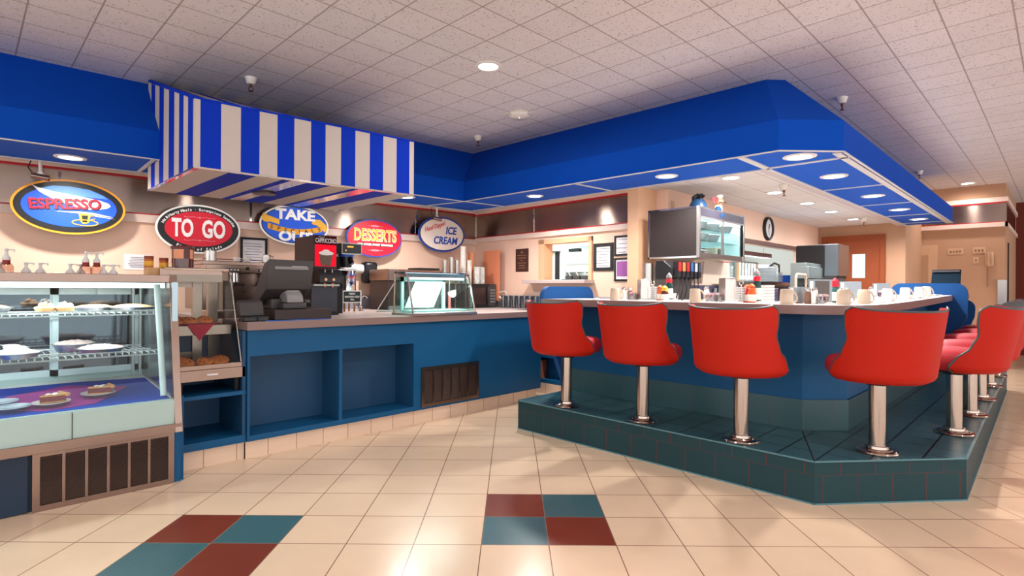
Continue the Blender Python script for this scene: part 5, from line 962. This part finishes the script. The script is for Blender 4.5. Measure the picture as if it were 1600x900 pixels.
mb.box(-.006, 0, Dp-.015, Dp, 0, Hh, chrome); mb.box(0, Wd, -.006, .0, Hh-.10, Hh-.085, steel); mb.box(Wd/2-.012, Wd/2+.012, -.006, .01, .04, Hh-.09, steel); mb.build('frame', t)
mb = MB(); mb.box(.02, Wd-.02, .008, .011, .045, Hh-.09, glass); mb.build('sliding_doors', t)
for z in (.16, .26): mb = MB(); mb.box(.018, Wd-.018, .05, .46, z, z+.006, glass); mb.build('shelf', t)
mb = MB(); mb.box(.03, Wd-.03, .04, .07, Hh-.03, Hh-.015, emis('cab_light', (235, 250, 255), 14)); mb.box(.03, Wd-.03, .45, .48, Hh-.03, Hh-.015, emis('cab_light', (0, 0, 0), 14)); mb.build('light_tube', t); mb = MB(); mb.box(.42, .50, -.003, 0, Hh-.055, Hh-.03, mat('screen_blue', (0, 0, 0))); mb.build('display', t)
area('cabinet_lamp', (5.0, 2.36, 1.865), .05, 4.5, (.9, .98, 1), sy=.85, rot=(0, 0, radians(90)))
for k, (x, z, r, top) in enumerate([(4.68, .267, .10, crust), (4.93, .267, .10, cream), (5.22, .267, .10, cream), (4.70, .167, .10, crust), (4.94, .167, .10, cream), (4.68, .013, .11, cream)]):
    pie((x, 2.36, 1.434+z), r*1.15, ['pie at the left of the top shelf in the wall pie cabinet', 'cream pie in the middle of the top shelf of the wall cabinet', 'cream pie at the right of the top shelf of the wall cabinet', 'pie at the left of the middle shelf in the wall pie cabinet', 'cream pie on the middle shelf of the wall cabinet', 'cream pie on the floor of the wall pie cabinet'][k], top, .052)
mb = MB(); mb.box(0, .2, 0, .2, 0, .11, mat('box_peach', (226, 196, 170), .6)); mb.box(.05, .12, -.002, 0, .04, .10, dgrey); tag(mb.build('pastry_box', loc=(5.1, 2.35, 1.447)), 'peach coloured pastry box at the lower right of the wall pie cabinet', 'box')
mb = MB(); [mb.sphere((x, 0, .05), .045, mat('dark_foil', (90, 84, 84), .3, .7), 8) for x in (0, .09)]; tag(mb.build('wrapped_food', loc=(4.86, 2.40, 1.447)), 'dark wrapped food at the bottom middle of the wall pie cabinet', 'food')
# chef figurine
t = thing('chef_figurine', 'painted chef figurine with red neckerchief leaning on top of the pie cabinet', 'figurine', (4.98, 2.33, 1.885), radians(-45)); fb_ = mat('fig_blue', (30, 70, 110), .3); mb = MB()
mb.lathe([(0, 0), (.055, 0), (.075, .03), (.07, .07), (.05, .11), (0, .125)], fb_, (-.13, 0, 0), 20, sx=1.1); mb.lathe([(0, 0), (.035, 0), (.04, .03), (.03, .06), (0, .065)], offw, (.06, 0, 0), 16); mb.lathe([(0, 0), (.03, 0), (.033, .02), (.02, .045), (0, .05)], fb_, (.05, -.02, 0), 16); mb.build('body', t)
mb = MB(); mb.sphere((.075, 0, .095), .036, mat('fig_skin', (206, 146, 112), .4), 12); mb.sphere((.088, -.034, .09), .010, mat('fig_skin', (0, 0, 0)), 6); mb.build('head', t)
mb = MB(); mb.bar((.055, -.033, .082), (.118, -.028, .084), .012, .010, mat('fig_hair', (60, 36, 28), .5)); mb.build('moustache', t); mb = MB(); mb.lathe([(0, .12), (.022, .122), (.034, .135), (.03, .155), (0, .158)], offw, (.07, 0, 0), 14); mb.build('hat', t); mb = MB(); mb.prism([(.0, .08), (.05, .10), (.01, .14), (-.01, .12)], 'y', -.03, -.02, sred); mb.build('neckerchief', t)
mb = MB(); mb.tube([(-.17, 0, .09), (-.17, 0, .13), (-.14, 0, .15), (-.11, -.02, .14)], .022, black, 10); mb.tube([(-.13, .03, .10), (-.12, .03, .14), (-.09, .03, .16), (-.07, .02, .14)], .020, black, 10); mb.build('boots', t)
t = thing('wall_switch', 'small wall plate above the pie cabinet', 'light switch', (4.98, 2.74, 1.93)); mb = MB(); mb.box(-.03, .03, -.01, 0, 0, .10, bg); mb.build('plate', t)
t = thing('wall_clock', 'round black rimmed wall clock above the kitchen pass through', 'clock', (7.46, 2.74, 1.955)); mb = MB(); mb.lathe([(.155, 0), (.155, -.03), (.145, -.04), (.122, -.035), (.12, -.012)], black, n=40, axis='y', cap=False); mb.build('rim', t); mb = MB(); mb.lathe([(0, -.018), (.122, -.018), (.122, 0)], white, n=40, axis='y'); mb.build('face', t); mb = MB(); mb.bar((0, -.022, 0), (.03, -.022, .06), .01, .004, black); mb.bar((0, -.022, 0), (.02, -.022, -.09), .008, .004, black); mb.build('hands', t)
# soda fountain
t = thing('soda_fountain', 'black soda fountain with six flavour valves and grey splash panel', 'drink dispenser', (4.27, 2.40, .931)); mb = MB(); mb.box(0, .46, .0, .12, 0, .43, mat('fountain_grey', (96, 90, 86), .35, .4)); mb.prism([(.0, .31), (.10, .31), (.10, .47), (.02, .47), (-.06, .40), (-.06, .33)], 'x', -.01, .46, black); mb.box(.0, .46, -.06, .0, 0, .03, steel); mb.build('body', t, bevel=.004)
vc = [(214, 30, 40), (222, 120, 60), (200, 26, 30), (40, 100, 160), (190, 190, 210), (60, 70, 90)]
for k in range(6):
    x = .02+.073*k; mb = MB(); mb.box(x, x+.052, -.10, -.05, .33, .46, black); mb.box(x+.004, x+.048, -.104, -.10, .38, .455, mat('valve_label_%s' % ORD[k], vc[k], .4)); mb.tube([(x+.03, -.08, .36), (x+.03, -.085, .22), (x+.045, -.06, .15)], .006, dgrey, 6); mb.cyl((x+.03, -.08, 0), .012, .32, .36, blackm); mb.build('valve', t)
mb = MB(); mb.box(.08, .17, -.02, -.001, .05, .19, white); mb.box(.08, .17, -.022, -.02, .10, .125, sred); mb.build('warning_sign', t)
mb = MB(); mb.cyl((0, 0, 0), .045, 0, .45, steel, 20); tag(mb.build('cup_dispenser', loc=(4.275, 2.58, .931)), 'steel tube cup dispenser left of the soda fountain', 'dispenser')
t = thing('serving_hood', 'plain beige slanted board mounted right of the soda fountain', 'board', (5.0, 2.45, 1.21)); mb = MB(); mb.prism([(0, 0), (.62, 0), (.60, .218), (.04, .218)], 'y', -.02, .0, mat('board_beige', (214, 190, 170), .6)); mb.box(.02, .04, 0, .29, .0, .215, mat('board_beige', (0, 0, 0))); mb.build('board', t)
for k in range(9):
    mb = MB(); mb.lathe([(0, .11), (.022, .11), (.030, 0), (.028, 0), (.02, .105), (0, .105)], glassw, n=14); tag(mb.build('upturned_glass', loc=(4.98+.085*k, 2.30, 1.06)), ORD[k]+' upturned glass from the left under the beige board', 'glass', 'upturned glasses under the beige board')
mb = MB(); mb.box(-.05, .75, -.06, .06, 0, .02, steel); [mb.box(x, x+.02, -.05, .05, -.13, 0, steel) for x in (-.04, .71)]; tag(mb.build('glass_rack', loc=(4.98, 2.30, 1.06-.021)), 'narrow steel rack carrying the upturned glasses', 'rack')
# pass-through items standing on its shelf z 1.252
def plates(x, y, z, r, n, label, m=mat('plate_stack', (214, 222, 224), .3), sq=24):
    mb = MB(); [mb.lathe([(0, 0), (r*.6, 0), (r, .010), (r, .013), (r*.6, .006), (0, .006)], m, (0, 0, .0125*k), sq) for k in range(n)]; tag(mb.build('plate_stack', loc=(x, y, z)), label, 'plates')
zs = 1.253
plates(6.03, 2.68, zs, .10, 13, 'tall stack of grey white plates at the left of the pass through'); plates(7.25, 2.72, zs, .19, 14, 'wide stack of white plates in the middle of the pass through'); plates(7.62, 2.72, zs, .12, 10, 'smaller stack of white plates right of the wide one'); 
mb = MB(); mb.box(0, .14, 0, .1, 0, .07, sred); tag(mb.build('carton', loc=(5.98, 2.66, zs+.185)), 'red carton on top of the left plate stack', 'box')
t = thing('ladle_rack', 'rack with pale ladles hanging in the pass through', 'rack', (6.45, 2.70, zs)); mb = MB(); mb.box(0, .58, -.012, .012, .225, .24, steel); mb.box(0, .012, -.012, .012, 0, .24, mat('wood_tan', (206, 160, 110), .6)); mb.box(.568, .58, -.012, .012, 0, .24, steel); mb.build('frame', t)
for k in range(6): x = .06+.09*k; mb = MB(); mb.tube([(x, 0, .225), (x, 0, .05)], .010, kwhite, 8); mb.sphere((x, 0, .045), .026, kwhite, 8); mb.build('ladle', t)
t = thing('blue_basket', 'bright blue plastic basket on the right of the pass through', 'basket', (8.0, 2.70, zs)); mb = MB(); bbm = mat('basket_blue', (24, 92, 200), .4); mb.lathe([(0, 0), (.12, 0), (.16, .09), (.165, .09), (.165, .098), (.155, .098), (.115, .01), (0, .01)], bbm, n=4+16, sx=1.3); mb.build('basket', t); mb = MB(); mb.box(.0, .08, -.15, -.14, .02, .08, white); mb.build('tag', t)
t = thing('heat_lamp_bar', 'brown heat lamp bar hanging inside the pass through', 'lamp', (6.55, 2.93, 1.60)); mb = MB(); mb.box(0, 1.5, -.04, .05, 0, .055, mat('brown_header', (0, 0, 0))); mb.box(.02, 1.48, -.03, .04, -.004, 0, emis('case_light', (0, 0, 0), 3)); [mb.tube([(x, 0, .05), (x, 0, .135)], .005, steel, 6) for x in (.2, 1.3)]; mb.build('housing', t)
t = thing('ticket_printer', 'grey order printer hanging at the left of the pass through by the pie cabinet', 'printer', (5.92, 2.62, 1.60)); mb = MB(); mb.box(0, .34, 0, .2, 0, .10, grey); mb.box(.22, .30, -.004, 0, .04, .09, hot); mb.lathe([(0, 0), (.03, 0)], black, (.1, -.002, .045), 12, axis='y'); mb.lathe([(0, 0), (.03, 0)], black, (.18, -.002, .045), 12, axis='y'); mb.box(.02, .32, .02, .18, .10, .135, grey); mb.build('body', t)
# back bar machines
t = thing('ice_machine', 'tall steel and black ice machine at the far end of the back bar', 'ice machine', (7.55, 1.93, .93)); mb = MB(); mb.box(0, .45, 0, .48, .40, .79, mat('machine_steel', (112, 120, 126), .35, .7)); mb.box(.0, .42, .02, .48, .0, .40, mat('machine_dark', (56, 52, 52), .5)); mb.build('body', t, bevel=.006); mb = MB(); mb.box(-.01, 0, .15, .48, .40, .78, black); mb.build('side_vent', t); mb = MB(); mb.box(0, .44, -.006, 0, .40, .79, mat('machine_brown', (110, 80, 66), .4, .5)); mb.build('front_door', t)
t = thing('coffee_warmer', 'stainless coffee brewer with glass decanters on the back bar', 'coffee maker', (7.0, 2.1, .931)); mb = MB(); mb.box(0, .6, 0, .2, .36, .50, mat('brewer_steel', (160, 172, 170), .3, .7)); mb.box(0, .6, .02, .2, .50, .545, mat('brewer_steel', (0, 0, 0))); mb.box(0, .6, .14, .2, 0, .36, mat('brewer_steel', (0, 0, 0))); mb.box(0, .6, -.06, .2, .0, .16, dgrey); mb.build('body', t, bevel=.004)
for k, x in enumerate((.10, .42)): mb = MB(); mb.lathe([(0, 0), (.06, 0), (.07, .04), (.045, .09), (.042, .11)], glassw, (x, .04, .16), 20); mb.cyl((x, .04, .16), .046, .11, .125, black); mb.tube([(x+.05, .04, .28), (x+.10, .04, .25), (x+.07, .04, .18)], .009, black, 8); mb.build('decanter', t)
t = thing('toaster_box', 'plain grey chest appliance on the back bar below the blue basket', 'appliance', (5.55, 2.12, .93)); mb = MB(); mb.box(0, .9, 0, .3, .0, .10, mat('brewer_steel', (0, 0, 0))); mb.box(.05, .6, .02, .3, .1, .24, mat('backbar_slate', (0, 0, 0))); mb.build('body', t, bevel=.004)
t = thing('wire_handle_rack', 'small peach tubular rack behind the dark faced napkin holder', 'rack', (6.2, 1.95, .93)); mb = MB(); mb.tube([(-.1, 0, 0), (-.1, 0, .36), (-.07, 0, .39), (.2, 0, .39), (.22, 0, .36), (.22, 0, 0)], .012, mat('tube_peach', (214, 180, 156), .3), 8); mb.build('tube', t)
for x, z, w_, h_, m_, l in [(8.45, zs, .12, .14, spk, 'pink carton at the right end of the pass through'), (8.65, zs, .08, .13, hot, 'orange bottle shaped carton at the right end of the pass through')]:
    mb = MB(); mb.box(0, w_, 0, .1, 0, h_, m_); mb.box(w_*.3, w_*.7, .03, .07, h_, h_+.03, white); tag(mb.build('carton', loc=(x, 2.66, z)), l, 'box')
# kitchen contents seen through the openings
ks = mat('kitchen_steel', (180, 196, 198), .35, .6)
t = thing('kitchen_fridge', 'pale steel kitchen fridge with a dark handle recess seen through the service window', 'fridge', (6.6, 5.50, 0)); mb = MB(); mb.box(0, .7, 0, .9, .005, 2.1, kwhite); mb.build('cabinet', t); mb = MB(); mb.box(-.02, 0, .05, .13, 1.30, 1.72, blackm); mb.box(-.05, 0, .03, .28, 1.27, 1.29, ks); mb.box(-.05, 0, .03, .28, 1.72, 1.74, dgrey); mb.build('door_handle', t)
t = thing('exhaust_hood', 'stainless exhaust hood in the kitchen behind the service window', 'hood', (6.65, 4.2, 1.72)); mb = MB(); mb.prism([(0, .08), (.5, .0), (.5, .5), (.2, .5)], 'y', 0, 1.05, ks); mb.build('canopy', t); mb = MB(); mb.box(-.02, .05, 1.0, 1.2, .0, .05, blackm); mb.build('lamp_bracket', t)
t = thing('kitchen_shelf', 'white kitchen shelf holding white containers behind the service window', 'shelf', (6.65, 4.2, 1.53)); mb = MB(); mb.box(0, .4, 0, 1.28, .0, .02, ks); mb.box(.02, .4, .0, 1.28, -.12, 0, kwhite); mb.build('shelf', t)
mb = MB(); mb.box(0, .3, 0, .32, 0, .14, kwhite); tag(mb.build('container', loc=(6.75, 5.05, 1.551)), 'white container on the kitchen shelf beside the fridge', 'container')
mb = MB(); mb.box(0, .3, 0, .42, 0, .15, ks); tag(mb.build('container', loc=(6.75, 4.5, 1.551)), 'wide steel container on the kitchen shelf under the hood', 'container')
t = thing('ingredient_rail', 'dark rail of black ingredient bins in the kitchen below the shelf', 'bins', (6.55, 4.2, 0)); mb = MB(); mb.box(0, .35, 0, 1.28, 1.22, 1.30, blackm); mb.box(.01, .35, 0, 1.28, 0.01, 1.22, mat('rail_grey', (110, 118, 118), .4)); mb.box(-.01, 0, .78, .93, .9, 1.2, ks); mb.build('rail', t)
for k in range(8): mb = MB(); mb.box(.02, .3, .04+.15*k, .16+.15*k, 1.30, 1.35, dgrey); mb.tube([(.05, .08+.15*k, 1.34), (.05, .12+.15*k, 1.40)], .012, steel, 6); mb.build('bin', t)
t = thing('kitchen_rack', 'white wire shelving with dishes in the kitchen behind the pass through', 'shelf', (7.2, 3.9, 0)); mb = MB(); [mb.box(0, 2.0, 0, .4, z, z+.03, ks) for z in (1.2, 1.5, 1.8)]; [mb.box(x, x+.03, 0, .03, .001, 1.9, ks) for x in (0, 1.97)]; mb.build('rack', t)
for k in range(6): mb = MB(); mb.box(0, .22, 0, .25, 0, .17, (kwhite, grey, kwhite, ks, hot, kwhite)[k]); mb.box(.02, .2, .02, .23, .17, .19, kwhite); tag(mb.build('container', loc=(7.28+.32*k, 3.95, 1.231+.3*(k % 2))), ORD[k]+' lidded container from the left on the kitchen wire shelving', 'container', 'containers on the kitchen wire shelving')
t = thing('water_filter', 'white kitchen appliance with black tubes seen in the pass through', 'appliance', (8.2, 3.0, 1.30)); mb = MB(); mb.box(0, .32, 0, .2, 0, .22, kwhite); mb.build('body', t, bevel=.01); mb = MB(); mb.tube([(.05, -.02, .2), (.12, -.05, .24), (.3, -.05, .22), (.36, -.03, .10)], .014, black, 8); mb.build('tube', t)
mb = MB(); mb.box(0, .4, 0, .3, -.04, 0, ks); mb.box(.05, .35, .05, .25, -1.29, -.04, ks); tag(mb.build('kitchen_stand', loc=(8.15, 2.95, 1.299)), 'steel stand under the white appliance in the kitchen', 'stand')
# sub-parts: lettering and fittings belong to the part that carries them
SUB = {'oval_sign': ('board', ('lettering', 'swoosh', 'letter', 'cup_emblem', 'scroll', 'ribbon', 'text_bar', 'small_lettering', 'script')), 'cappuccino_dispenser': ('front_panel', ('lettering', 'small_lettering', 'cup_picture')), 'tea_urn': ('sign_plate', ('lettering',)), 'door_1': ('door_leaf', ('door_handle', 'glass_pane')), 'microwave': ('door', ('handle',)), 'soap_dispenser': ('body', ('push_button',)), 'kitchen_fridge': ('cabinet', ('door_handle',)), 'wall_panel': ('door', ('knob',)), 'soda_fountain': ('body', ('warning_sign',)), 'downlight': ('trim_ring', ('lens',)), 'cookie_warmer': ('base', ('leg', 'caution_label')), 'pie_cabinet': ('body', ('display', 'shelf')), 'receipt_printer': ('body', ('feed_knob', 'cover')), 'switch_plate': ('plate', ('toggle',)), 'coffee_brewer': ('brew_basket', ('basket_rim',)), 'chef_figurine': ('head', ('moustache', 'hat')), 'bar_terminal': ('screen_back', ('rib',)), 'smoke_detector': ('housing', ('indicator_light',)), 'framed_menu': ('sheet', ('print',)), 'framed_certificate': ('sheet', ('print',)), 'fire_sprinkler': ('escutcheon', ('sprinkler_head',)), 'sauce_bottle': ('body', ('label',))}
for o in list(bpy.data.objects):
    k = o.name.split('.')[0]
    if o.parent is None and k in SUB:
        p = [c_ for c_ in o.children if c_.name.split('.')[0] == SUB[k][0]]
        if p:
            for c_ in list(o.children):
                if c_ is not p[0] and c_.name.startswith(SUB[k][1]): c_.parent = p[0]
